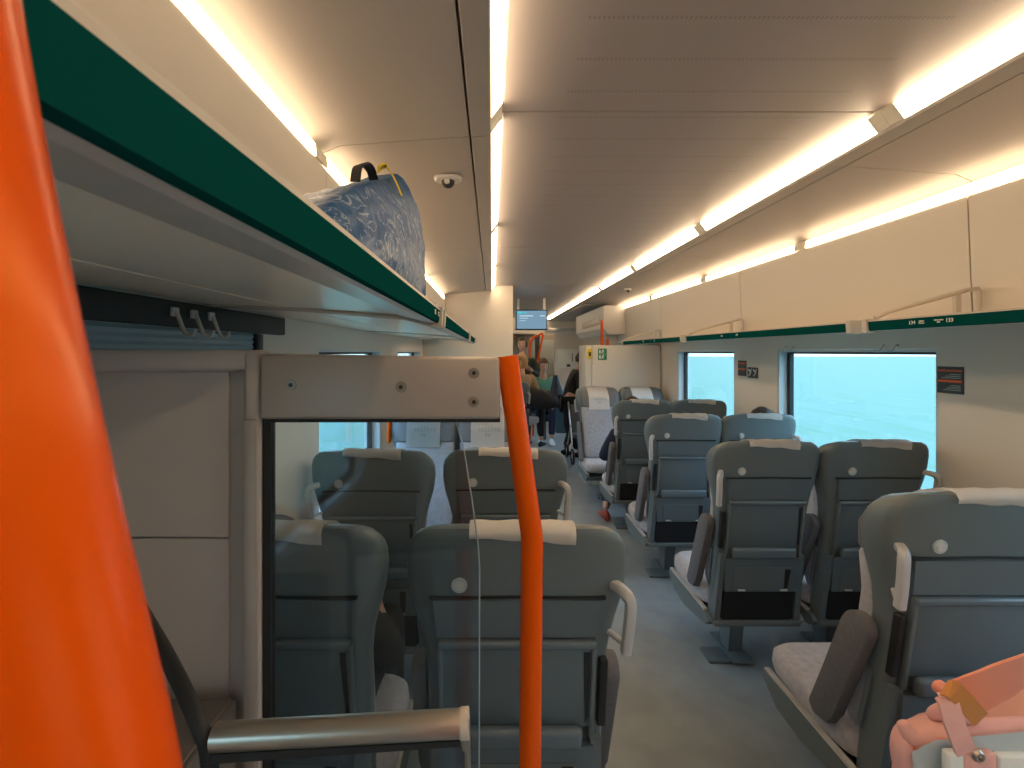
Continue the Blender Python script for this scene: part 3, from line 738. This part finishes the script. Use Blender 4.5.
# orange cranked pole of the partition
t = thing('grab_pole', 'orange cranked pole at the free end of the glass partition', 'handrail', (PX(530), PY, 0))
ox = PX(530)
pp = [(PX(507)-ox, 0, PZ(356)), (PX(519.5)-ox, 0, PZ(447)), (PX(531.5)-ox, 0, PZ(533)), (PX(532)-ox, 0, PZ(541)), (PX(530)-ox, 0, PZ(768)), (0, 0, 0)]
bm = B(); tube(bm, pp, .0172, 28); obj('pole', bm, M['orange'], t, 60)
bm = B(); tube(bm, [(0, 0, 0), (0, 0, .01)], .035, 24); obj('foot_flange', bm, M['steel'], t)
# box ledge below the niche
t = thing('waste_box', 'taupe metal box fixed below the grey niche, its top edge showing', 'box', (XL+.01, .35, 0))
bm = B(); box(bm, 0, -.389-(XL+.01), 0, .385, .35, .99, .006, 2); obj('box_body', bm, M['box'], t)
bm = B(); box(bm, .0, -.396-(XL+.01), .01, .38, .991, .9935, .001, 1); obj('box_lid', bm, M['box'], t)
bm = B(); box(bm, .02, .3, .02, .36, 0, .348, .004); obj('box_plinth', bm, M['box'], t)
# steel lean rail on a dark bracket
RY = .5
t = thing('lean_rail', 'horizontal satin steel rail with dark bracket in front of the glass', 'handrail', (PX(215, RY), RY, 0))
ox = PX(215, RY)
zr = PZ(731, RY)
bm = B(); tube(bm, [(0, 0, zr-.006), (PX(461, RY)-ox, 0, zr+.008)], .0135, 24); obj('rail', bm, M['steel'], t, 60)
bm = B(); tube(bm, [(PX(461, RY)-ox, 0, zr+.008), (PX(469, RY)-ox, 0, zr+.0085)], .0145, 24); cp = obj('end_cap', bm, M['cap'], t)
cp['label'] = 'pale end cap'
bm = B(); prism(bm, [(0, zr-.028), (PX(460, RY)-ox, zr-.010), (PX(460, RY)-ox, zr-.004), (0, zr-.018)], 'y', -.008, .012); obj('under_rail_shade', bm, M['dark'], t)  # dark strip stands in for the shading below the rail
bm = B(); tube(bm, spline([(-.20, .11, zr+.145), (-.13, .07, zr+.090), (-.070, .035, zr+.048), (-.018, 0, zr+.010), (-.006, 0, zr-.03), (-.006, 0, zr-.12), (-.006, 0, .45), (-.006, 0, .01)], 4), .0085, 12); obj('bracket', bm, M['dark'], t)
bm = B(); tube(bm, spline([(PX(463, RY)-ox, 0, zr-.006), (PX(465, RY)-ox, 0, zr-.02), (PX(468, RY)-ox, 0, zr-.05), (PX(470, RY)-ox, 0, .3), (PX(470, RY)-ox, 0, .005)], 4), .0032, 8); obj('support_wire', bm, M['screw'], t)

# big orange pole in front of the viewer
t = thing('grab_pole', 'large blurred orange pole close to the viewer at the left edge', 'handrail', (-.10, .11, 0))
pts = []
for z, x in ((2.27, -.290), (2.0, -.217), (1.80, -.176), (1.68, -.1515), (1.60, -.1388), (1.56, -.1315), (1.52, -.1232), (1.48, -.1145), (1.44, -.1050), (1.40, -.097), (1.30, -.086), (1.1, -.082), (.6, -.082), (0.0, -.082)):
    pts.append((x+.10, 0, z))
pts = spline(pts, 5)
bm = B(); tube(bm, pts, .0235, 48); obj('pole', bm, M['orange'], t, 70)
bm = B(); tube(bm, [(.018, 0, 0), (.018, 0, .01)], .045, 24); obj('foot_flange', bm, M['steel'], t)

# ------------------------------------------------------------------ blue bag on the left rack
t = thing('shopping_bag', 'large crinkled blue plastic bag lying on the left luggage rack', 'bag', (-.36, .62, 1.6405))
rn = random.Random(11); secs = []
for y, h, x1, tx in ((0, .03, -.215, -.29), (.02, .055, -.195, -.25), (.08, .10, -.178, -.235), (.18, .155, -.170, -.225), (.30, .205, -.166, -.22), (.42, .262, -.166, -.225), (.50, .298, -.168, -.23), (.56, .315, -.170, -.235), (.60, .30, -.172, -.24), (.635, .235, -.174, -.24), (.65, .12, -.178, -.25), (.655, .04, -.19, -.27)):
    x0 = -.52
    o = [(x0+.02, 0), (-.40, 0), (-.28, 0), (x1-.012, 0), (x1, .25*h), (x1-.003, .5*h), (x1-.014, .75*h), (tx+.012, .96*h), (tx, h), (tx-.05, h*.97), (-.38, h*.86), (x0+.04, h*.6), (x0, h*.25)]
    secs.append([(px+.36+(rn.random()-.5)*.008*(pz > 0.001), y+(rn.random()-.5)*.006, pz+(rn.random()-.5)*.006*(pz > 0.001)) for px, pz in o])
bm = B(); loft(bm, secs)
bmesh.ops.subdivide_edges(bm, edges=list(bm.edges), cuts=2, use_grid_fill=True, smooth=.6)
from mathutils import noise
for v in bm.verts:
    if v.co.z > .004: v.co += Vector((1, .6, 1))*noise.noise(v.co*22)*.006
obj('bag_body', bm, M['bag'], t, 60)
for k, (y0, y1) in enumerate(((.24, .36),)):
    bm = B(); zt0 = .19; ribbon(bm, spline([(.115, y0, zt0-.005), (.117, y0+.01, zt0+.025), (.12, y0+.05, zt0+.045), (.118, y1-.02, zt0+.052), (.12, y1, zt0+.035)], 5), .018, .003, (1, 0, .3)); obj('carry_strap', bm, M['bagblack'], t)
    bm = B(); ribbon(bm, spline([(.128, y1-.005, .25), (.142, y1+.01, .262), (.160, y1+.012, .235), (.172, y1+.02, .205)], 5), .018, .003, (0, 1, 0)); obj('carry_strap', bm, M['syellow'], t)['label'] = 'yellow printed end of the strap'

# ------------------------------------------------------------------ pink backpack, lower right
bm = B(); box(bm, .80, 1.45, .86, 1.20, FZ, .42, .01); trim(bm, M['pgrey'])
t = thing('backpack', 'pink canvas backpack with pale blue pockets and tan tab at the lower right', 'backpack', (.98, 1.06, .421))
def pk(px, py, Y): return Vector((PX(px, Y)-.98, Y-1.06, PZ(py, Y)-.421))
rn = random.Random(4); secs = []
for z, hx, hy, cx in ((0, .17, .10, .135), (.03, .19, .115, .135), (.10, .195, .12, .135), (.19, .19, .115, .135), (.228, .175, .105, .14), (.246, .15, .09, .15), (.254, .11, .06, .16)):
    s = []
    for k in range(40):
        a = 2*PI*k/40; w = 1+.02*math.sin(5*a+z*9)+.03*math.sin(9*a+z*14)*(z > .2)
        c, q = math.cos(a), math.sin(a)
        zz = z+(.10*max(0, c)+.0*q)*(z/.254)**2*1.9 + (.012*math.sin(7*a))*(z > .25)
        s.append((cx+hx*w*math.copysign(abs(c)**.8, c), hy*w*math.copysign(abs(q)**.8, q), zz))
    secs.append(s)
bm = B(); loft(bm, secs)
bmesh.ops.subdivide_edges(bm, edges=list(bm.edges), cuts=1, smooth=.5)
obj('bag_body', bm, M['pink'], t, 70)
# gathered folds along the top front
def fold(pts, r, m, nm='fabric_fold'):
    bm = B(); tube(bm, spline(pts, 6), r if not isinstance(r, list) else r, 14); return obj(nm, bm, m, t, 80)
def rr(n, a): return [a*(.45+.55*math.sin(PI*(i+.6)/(n+.2))) for i in range(n)]
Yf = .93
P1 = [pk(902, 722, Yf), pk(915, 738, Yf-.01), pk(945, 735, Yf-.01), pk(1000, 728, Yf), pk(1060, 722, Yf)]
fold(P1, rr(25, .020), M['pink'])
fold([pk(905, 726, Yf+.01), pk(904, 750, Yf), pk(908, 790, Yf)], rr(13, .022), M['pink'])
fold([pk(930, 716, Yf+.02), pk(948, 712, Yf), pk(975, 722, Yf)], rr(13, .016), M['pink'])
fold([pk(915, 752, Yf-.02), pk(940, 742, Yf-.025), pk(1000, 742, Yf-.02), pk(1060, 738, Yf-.01)], rr(19, .011), M['coral'])
# pale pocket
bm = B(); loft(bm, [[pk(x, y, Yf-.05+dy) for x, y, dy in ((912+e, 752-e*.3+0, .02), (935, 740+e*.2, .0), (980, 736+e*.2, -.005), (1040, 730, 0), (1060, 800, .0), (980, 810, -.005), (930, 808, 0), (914+e, 790, .02))] for e in (0,)] + [[pk(x, y, Yf+.03) for x, y in ((914, 752), (935, 742), (980, 738), (1040, 733), (1060, 800), (980, 810), (930, 808), (916, 790))]])
obj('front_pocket', bm, M['pale'], t, 30)
bm = B(); box(bm, pk(944, 0, Yf-.058).x, pk(961, 0, Yf-.058).x, pk(0, 0, Yf-.066).y, pk(0, 0, Yf-.05).y, pk(0, 800, Yf-.06).z, pk(0, 751, Yf-.06).z, .005, 3); obj('pocket_edge', bm, M['swhite'], t, 60)
bm = B(); box(bm, pk(996, 0, Yf-.058).x, pk(1040, 0, Yf-.058).x, pk(0, 0, Yf-.066).y, pk(0, 0, Yf-.05).y, pk(0, 800, Yf-.06).z, pk(0, 754, Yf-.06).z, .005, 3); obj('pocket_edge', bm, M['swhite'], t, 60)
bm = B(); box(bm, *sorted((pk(962, 0, Yf-.06).x, pk(994, 0, Yf-.06).x)), pk(0, 0, Yf-.066).y, pk(0, 0, Yf-.05).y, pk(0, 790, Yf-.06).z, pk(0, 752, Yf-.06).z, .004); obj('pocket_flap', bm, M['pink'], t)
c = pk(978, 756, Yf-.068); bm = B(); tube(bm, [c, c+Vector((0, -.005, 0))], [.011, .008], 20); sn = obj('snap_button', bm, M['steel'], t)
bm = B(); tube(bm, [c+Vector((0, -.005, 0)), c+Vector((0, -.008, 0))], [.004, .003], 14); obj('snap_center', bm, M['screw'], sn)
# straps
bm = B(); ribbon(bm, spline([pk(958, 700, Yf-.02), pk(990, 686, Yf-.03), pk(1024, 670, Yf-.03), pk(1060, 655, Yf)], 5), .062, .006, (.35, 0, 1)); obj('shoulder_strap', bm, M['coral'], t)
bm = B(); ribbon(bm, spline([pk(943, 694, Yf-.045), pk(948, 702, Yf-.06), pk(953, 720, Yf-.065), pk(960, 738, Yf-.068), pk(966, 752, Yf-.066)], 5), [.018]*4+[.036]*17, .005, (1, 0, .15)); obj('hanging_strap', bm, M['pink'], t)
bm = B(); ribbon(bm, spline([pk(945, 688, Yf-.05), pk(953, 690, Yf-.062), pk(966, 703, Yf-.060), pk(980, 719, Yf-.050)], 5), .034, .004, (.8, 0, .75)); obj('leather_tab', bm, M['tan'], t)
bm = B(); ribbon(bm, [pk(947, 691, Yf-.030)+Vector((.012*math.cos(a)-.004, 0, .011*math.sin(a))) for a in [PI*.1+PI*1.3*k/14 for k in range(15)]], .026, .003, (0, 1, 0)); obj('strap_loop', bm, M['coral'], t)

# ------------------------------------------------------------------ people
def skin_mesh(verts, edges, rad, root=0, sub=2):
    bm = B(); lay = bm.verts.layers.skin.verify(); vs = []
    for p, r in zip(verts, rad):
        v = bm.verts.new(p); v[lay].radius = (r, r); v[lay].use_root = False; vs.append(v)
    vs[root][lay].use_root = True
    for a, b in edges: bm.edges.new((vs[a], vs[b]))
    me = bpy.data.meshes.new('tmp'); bm.to_mesh(me); bm.free()
    o = bpy.data.objects.new('tmp', me); COL.objects.link(o)
    m = o.modifiers.new('s', 'SKIN'); m.use_smooth_shade = True
    m2 = o.modifiers.new('d', 'SUBSURF'); m2.levels = sub; m2.render_levels = sub
    dg = bpy.context.evaluated_depsgraph_get(); dg.update()
    r = bpy.data.meshes.new_from_object(o.evaluated_get(dg)); bpy.data.objects.remove(o); return r
class Graph:
    def __init__(s): s.v = []; s.e = []; s.r = []
    def add(s, p, r, par=None):
        s.v.append(Vector(p)); s.r.append(r)
        if par is not None: s.e.append((par, len(s.v)-1))
        return len(s.v)-1
    def chain(s, pts, rs, par):
        for p, r in zip(pts, rs): par = s.add(p, r, par)
        return par
    def mesh(s, sub=2): return skin_mesh(s.v, s.e, s.r, 0, sub)
def person(label, loc, rot, J, top, legs, hair, skin='skin', hairstyle='short', shoe='c_black', sleeve=1.0, group=None, scale=1.0):
    """J: joint positions in metres, facing +Y"""
    t = thing('person', label, 'person', loc, rot, group); t.scale = (scale,)*3
    V = {k: Vector(v) for k, v in J.items()}
    hd = V['head']; look = V.get('look', Vector((0, 1, 0))).normalized()
    g = Graph(); p = g.add(V['pelvis'], .115); sp_ = g.add((V['pelvis']+V['chest'])/2, .105, p); ch = g.add(V['chest'], .12, sp_)
    nk = g.add(V['neck'], .055, ch); g.add(V['neck']*.45+hd*.55, .05, nk)
    for s in ('l', 'r'):
        a = g.chain([V['sh'+s], V['sh'+s]*.5+V['el'+s]*.5, V['el'+s], V['el'+s]*.4+V['wr'+s]*.6, V['wr'+s]], [.055, .045, .037, .034, .025], ch)
        d = (V['wr'+s]-V['el'+s]).normalized(); side = Vector((1 if s == 'r' else -1, 0, 0)); side = (side-d*side.dot(d)).normalized(); n = d.cross(side)
        pm = g.add(V['wr'+s]+d*.05, .028, a)
        for k, (o_, L) in enumerate(((-.027, .062), (-.009, .074), (.009, .070), (.026, .055))):
            b0 = V['wr'+s]+d*.085+side*o_
            g.chain([b0, b0+d*L*.5+n*.010, b0+d*L*.85+n*.028], [.0095, .0085, .0075], pm)
        tb = V['wr'+s]+d*.03-side*.03; g.chain([tb, tb-side*.018+d*.03, tb-side*.018+d*.055+n*.008], [.012, .010, .008], pm)
        g.chain([V['hip'+s], V['hip'+s]*.5+V['kn'+s]*.5, V['kn'+s], V['kn'+s]*.6+V['an'+s]*.4, V['an'+s]], [.09, .075, .055, .052, .035], p)
    body = g.mesh()
    bm = B(); bm.from_mesh(body)
    # head with nose, brow, chin, ears
    q = Vector((0, 1, 0)).rotation_difference(look)
    hv = ball(bm, (0, 0, 0), .1, (.76, .92, 1.16), 4)
    for v in hv:
        c = v.co
        if c.z < -.02: c.x *= 1-.30*min(1, (-c.z-.02)/.09); c.y += .010*min(1, (-c.z-.02)/.09)
        f = max(0, c.y)/.09
        nose = math.exp(-((c.x/.012)**2 + ((c.z+.012)/.022)**2))*f; c.y += .026*nose
        eye = (math.exp(-(((abs(c.x)-.030)/.014)**2 + ((c.z-.012)/.010)**2)))*f; c.y -= .008*eye
        c.y += .004*math.exp(-((c.x/.03)**2+((c.z+.048)/.008)**2))*f
    for sx in (-1, 1):
        ball(bm, (sx*.078, -.008, -.005), .026, (.3, .6, 1), 2)
        hv += bm.verts[-42:] if False else []
    bm.verts.ensure_lookup_table(); n0 = len(body.vertices)
    for v in bm.verts[n0:]: v.co = q @ v.co + hd
    obj('body', bm, M[skin], t, 80)
    for sx in (-1, 1):
        bm = B(); ball(bm, (sx*.030, .074, .013), .010, (1.2, .7, .7), 2)
        for v in bm.verts: v.co = q @ v.co + hd
        obj('eye', bm, M['eye'], t)
    bm = B(); ball(bm, (0, .083, -.046), .018, (1.1, .35, .28), 2)
    for v in bm.verts: v.co = q @ v.co + hd
    obj('mouth', bm, M['mouth'], t)
    # hair
    bm = B(); hv = ball(bm, (0, -.010, .016), .112, (.80, .94, 1.08), 4)
    kill = [v for v in hv if (v.co.y > .052 and v.co.z < .062) or (v.co.z < (-.085 if hairstyle != 'short' else -.045) and v.co.y > -.03) or (v.co.z < -.05 and hairstyle == 'short')]
    bmesh.ops.delete(bm, geom=kill, context='VERTS')
    for v in bm.verts: v.co += v.co.normalized()*noise.noise(v.co*40)*.010
    bmesh.ops.solidify(bm, geom=list(bm.faces), thickness=.006)
    if hairstyle == 'bun': ball(bm, (0, -.10, .065), .045, (1, .9, 1), 3); tube(bm, spline([(0, -.10, .03), (.01, -.12, -.05), (.0, -.10, -.13)], 4), rr(9, .03), 10)
    for v in bm.verts: v.co = q @ v.co + hd
    obj('hair', bm, M[hair], t, 70)
    # top garment
    g = Graph(); p = g.add(V['pelvis']+Vector((0, 0, .0)), .135); sp_ = g.add((V['pelvis']+V['chest'])/2, .13, p); ch = g.add(V['chest'], .14, sp_); g.add(V['neck']*.75+V['chest']*.25, .075, ch)
    for s in ('l', 'r'):
        if sleeve > .6: g.chain([V['sh'+s], V['sh'+s]*.5+V['el'+s]*.5, V['el'+s], V['el'+s]*.12+V['wr'+s]*.88], [.072, .062, .054, .040], ch)
        else: g.chain([V['sh'+s], V['sh'+s]*.4+V['el'+s]*.6], [.070, .060], ch)
    obj('jacket' if sleeve > .6 else 'shirt', g.mesh(), M[top], t, 80)
    g = Graph(); p = g.add(V['pelvis']-Vector((0, 0, .01)), .132)
    for s in ('l', 'r'): g.chain([V['hip'+s], V['hip'+s]*.5+V['kn'+s]*.5, V['kn'+s], V['kn'+s]*.5+V['an'+s]*.5, V['kn'+s]*.1+V['an'+s]*.9], [.102, .088, .068, .062, .050], p)
    obj('trousers', g.mesh(), M[legs], t, 80)
    for s in ('l', 'r'):
        fd = Vector(J.get('foot', (0, 1, 0))); a = V['an'+s]; bm = B()
        sd = Vector((fd.y, -fd.x, 0)); secs = []
        for u, w, h in ((-.065, .018, .05), (-.05, .034, .075), (0, .038, .085), (.06, .042, .06), (.12, .045, .045), (.16, .034, .035), (.175, .015, .02)):
            c = Vector((a.x, a.y, 0)) + fd*u; bz = max(0, a.z-.085)
            secs.append([c + sd*w*math.cos(2*PI*k/14) + Vector((0, 0, bz+h/2+h/2*math.sin(2*PI*k/14))) for k in range(14)])
        loft(bm, secs); obj('shoe', bm, M[shoe], t, 60)
    return t
def seated(h=0, slouch=0, armout=0):
    return dict(pelvis=(0, .02, .57), chest=(0, -.06-slouch*.3, .86-slouch), neck=(0, -.06, 1.02-slouch+h), head=(0, -.02, 1.16-slouch+h), look=(0, 1, -.1),
        shl=(-.175, -.06, .95-slouch), shr=(.175, -.06, .95-slouch), ell=(-.22-armout, .02, .70-slouch*.5), elr=(.22, .05, .70-slouch*.5), wrl=(-.12, .26, .66), wrr=(.12, .26, .66),
        hipl=(-.09, .05, .55), hipr=(.09, .05, .55), knl=(-.12, .47, .54), knr=(.12, .47, .54), anl=(-.12, .50, .09), anr=(.12, .50, .09), foot=(0, 1, 0))
standing = dict(pelvis=(0, 0, .96), chest=(0, .0, 1.32), neck=(0, .0, 1.53), head=(0, .03, 1.68), look=(.5, -1, 0),
    shl=(-.19, 0, 1.44), shr=(.19, 0, 1.44), ell=(-.25, .02, 1.16), elr=(.27, .08, 1.18), wrl=(-.22, .14, .96), wrr=(.22, .30, 1.30),
    hipl=(-.09, 0, .92), hipr=(.09, 0, .92), knl=(-.10, .02, .50), knr=(.10, .02, .50), anl=(-.10, 0, .09), anr=(.10, 0, .09), foot=(0, 1, 0))
# standing man with the dark green jumper, facing right, hand on the orange pole
s = dict(standing); s.update(look=(.25, 1, 0), shl=(-.20, 0, 1.46), shr=(.20, 0, 1.46), wrl=(-.13, .30, 1.30), ell=(-.27, .06, 1.20))
s['head'] = (0, .02, 1.73); s['neck'] = (0, 0, 1.57)
person('standing man in a dark green jumper holding the orange pole at the far end', (.52, 8.35, 0), PI, s, 'c_green', 'c_black', 'hair_d')
# woman in camel jacket, seated with back towards the viewer, turned right, black bag on her lap
J = seated(.02); J = {k: ((v[0], v[1], v[2]+.20) if k not in ('look', 'foot', 'anl', 'anr') else v) for k, v in J.items()}
J['anl'] = (-.12, .46, .16); J['anr'] = (.12, .46, .16)
person('person with blond tied hair in a camel jacket, black bag on the lap', (.47, 7.35, 0), -.45, J, 'c_beige', 'c_black', 'hair_l', hairstyle='bun', scale=1.04)
t = thing('tip_up_seat', 'grey tip-up seat under the person in the camel jacket', 'seat', (.47, 7.35, 0), -.45)
bm = B(); box(bm, -.2, .2, -.2, .2, .50, .60, .03, 3); obj('seat', bm, M['fabric'], t)
bm = B(); box(bm, -.05, .05, -.05, .05, 0, .50, .01); obj('pedestal', bm, M['shell'], t)
t = thing('duffel_bag', 'bulging black bag on the lap of the person in the camel jacket', 'bag', (.68, 7.10, .70), -.35)
bm = B(); loft(bm, [sellip(x, 0, .001, 0, 0) if False else [(x, .13*r*math.cos(2*PI*k/24), .13+.14*r*math.sin(2*PI*k/24)-.12*x) for k in range(24)] for x, r in ((-.27, .3), (-.24, .75), (-.12, 1), (.05, 1.05), (.18, .9), (.27, .6), (.31, .25))]); obj('bag_body', bm, M['bagblack'], t, 60)
bm = B(); ribbon(bm, spline([(-.15, -.10, .20), (-.08, -.12, .30), (.08, -.12, .28), (.15, -.10, .18)], 5), .03, .004, (0, 1, 0)); obj('carry_strap', bm, M['bagblack'], t)
# teal t-shirt
J = seated(.04); J.update(look=(-.1, 1, -.25), wrl=(-.10, .28, .80), wrr=(.20, .12, .74), elr=(.26, .0, .80), ell=(-.24, .02, .76), anl=(-.08, .40, .09), anr=(.09, .42, .09), knl=(-.10, .36, .52), knr=(.10, .38, .52), foot=(0, 1, 0))
person('person in a teal t-shirt, navy leggings and white shoes sitting and facing the viewer', (.94, 8.75, 0), PI, J, 'c_teal', 'c_navy', 'hair_b', hairstyle='long', shoe='shoe_w', sleeve=.4, scale=1.12)
t = thing('tip_up_seat', 'grey tip-up seat under the person in the teal t-shirt', 'seat', (.94, 8.80, 0), PI)
bm = B(); box(bm, -.2, .2, -.1, .28, .36, .47, .03, 3); obj('seat', bm, M['bin'], t)
bm = B(); box(bm, -.2, .2, -.22, -.15, .40, .95, .03, 3); obj('backrest', bm, M['bin'], t)
bm = B(); box(bm, -.05, .05, -.05, .05, 0, .36, .01); obj('pedestal', bm, M['shell'], t)
t = thing('shoulder_bag', 'dark bag and jacket bundled in the arms of the person in teal', 'bag', (1.12, 8.30, .66), .2)
bm = B(); loft(bm, [[(r*.12*math.cos(2*PI*k/20)-.1*(z-.2), r*.085*math.sin(2*PI*k/20), z) for k in range(20)] for z, r in ((-.12, .25), (-.08, .7), (.06, 1.1), (.2, .95), (.34, .6), (.46, .35))]); obj('bag_body', bm, M['sdark'], t, 60)
bm = B(); ribbon(bm, spline([(-.02, -.07, .25), (-.05, -.09, .36), (-.02, -.07, .46)], 5), .025, .004, (1, 0, 0)); obj('carry_strap', bm, M['bagblack'], t)
# black jacket man, standing sideways
s = dict(standing); s.update(pelvis=(0, -.02, .86), chest=(0, .10, 1.18), neck=(0, .16, 1.36), head=(0, .20, 1.48), look=(0, 1, -.2), shl=(-.18, .12, 1.27), shr=(.18, .12, 1.27), ell=(-.22, .10, 1.02), elr=(.22, .12, 1.02), wrl=(-.16, .32, .92), wrr=(.16, .32, .92),
    hipl=(-.09, -.02, .82), hipr=(.09, -.02, .82), knl=(-.09, .07, .47), knr=(.10, -.04, .46), anl=(-.09, -.06, .09), anr=(.10, .12, .09))
person('person dressed all in black standing sideways, head hidden behind the cream cabinet', (1.19, 7.35, 0), -PI/2, s, 'c_black', 'c_black', 'hair_d', skin='skin2')
# seated passengers
J = seated(0, .10, .03); J.update(look=(0, 1, 0))
person('passenger in navy hidden behind the farthest right aisle seat, sleeve and shoe showing', (1.285, 4.42, 0), 0, dict(J, ell=(-.25, .04, .62), shl=(-.17, -.04, .84), anl=(-.20, .16, .09), knl=(-.06, .42, .53)), 'c_navy', 'c_navy', 'hair_d', shoe='shoe_r')
person('passenger behind the third right window seat, only dark hair showing', (1.765, 3.42, 0), 0, dict(seated(0, .085), head=(.15, -.02, 1.075), neck=(.08, -.06, .93)), 'c_black', 'c_black', 'hair_d')
J = seated(0, .16); J.update(head=(-.145, -.02, .985), neck=(-.10, -.06, .86))
person('passenger behind the near left window seat, brown hair showing at its edge', (-.535, 1.52, 0), 0, J, 'c_black', 'c_black', 'hair_b', hairstyle='long', scale=.97)

# pushchair in the entrance area
t = thing('pushchair', 'black pushchair standing behind the facing aisle seat, front wheel showing', 'pushchair', (1.30, 6.95, 0))
for x, y in ((-.16, -.16), (.16, -.16), (-.16, .35), (.16, .35)):
    bm = B(); tube(bm, [(x+.11*0, y+.10*math.cos(2*PI*k/24), .118+.10*math.sin(2*PI*k/24)) for k in range(25)], .017, 8, False); w = obj('wheel', bm, M['dark'], t)
    bm = B(); tube(bm, [(x-.012, y, .118), (x+.012, y, .118)], .03, 12)
    for k in range(5): tube(bm, [(x, y, .118), (x, y+.09*math.cos(k*1.257), .118+.09*math.sin(k*1.257))], .005, 6)
    obj('wheel_hub', bm, M['handle'], w)
bm = B()
for x in (-.16, .16): tube(bm, [(x, -.16, .118), (x, -.10, .32), (x, .30, .95)], .012, 8); tube(bm, [(x, .35, .118), (x, .0, .55)], .012, 8)
tube(bm, [(-.16, .30, .95), (.16, .30, .95)], .014, 8); obj('frame', bm, M['alu'], t)
bm = B(); box(bm, -.14, .14, -.08, .16, .36, .42, .02); box(bm, -.14, .14, .15, .20, .40, .82, .02); obj('seat_fabric', bm, M['c_grey'], t)

# ------------------------------------------------------------------ stand everything on the floor
done = set()
for o in list(COL.objects):
    if o.parent or o.get('kind') == 'structure' or o.type == 'CAMERA': continue
    if abs(o.location.z) > 1e-6: continue
    if o.name.startswith('train_seat'):
        o.location.z = FZ; o.scale.z *= 1.2/1.12
        continue
    if o.name.startswith(('person', 'pushchair', 'litter_bin', 'tip_up_seat')):
        o.location.z = FZ; continue
    for c in o.children_recursive:
        if c.type == 'MESH' and c.data.name not in done:
            done.add(c.data.name)
            for v in c.data.vertices:
                if v.co.z < .021: v.co.z += FZ
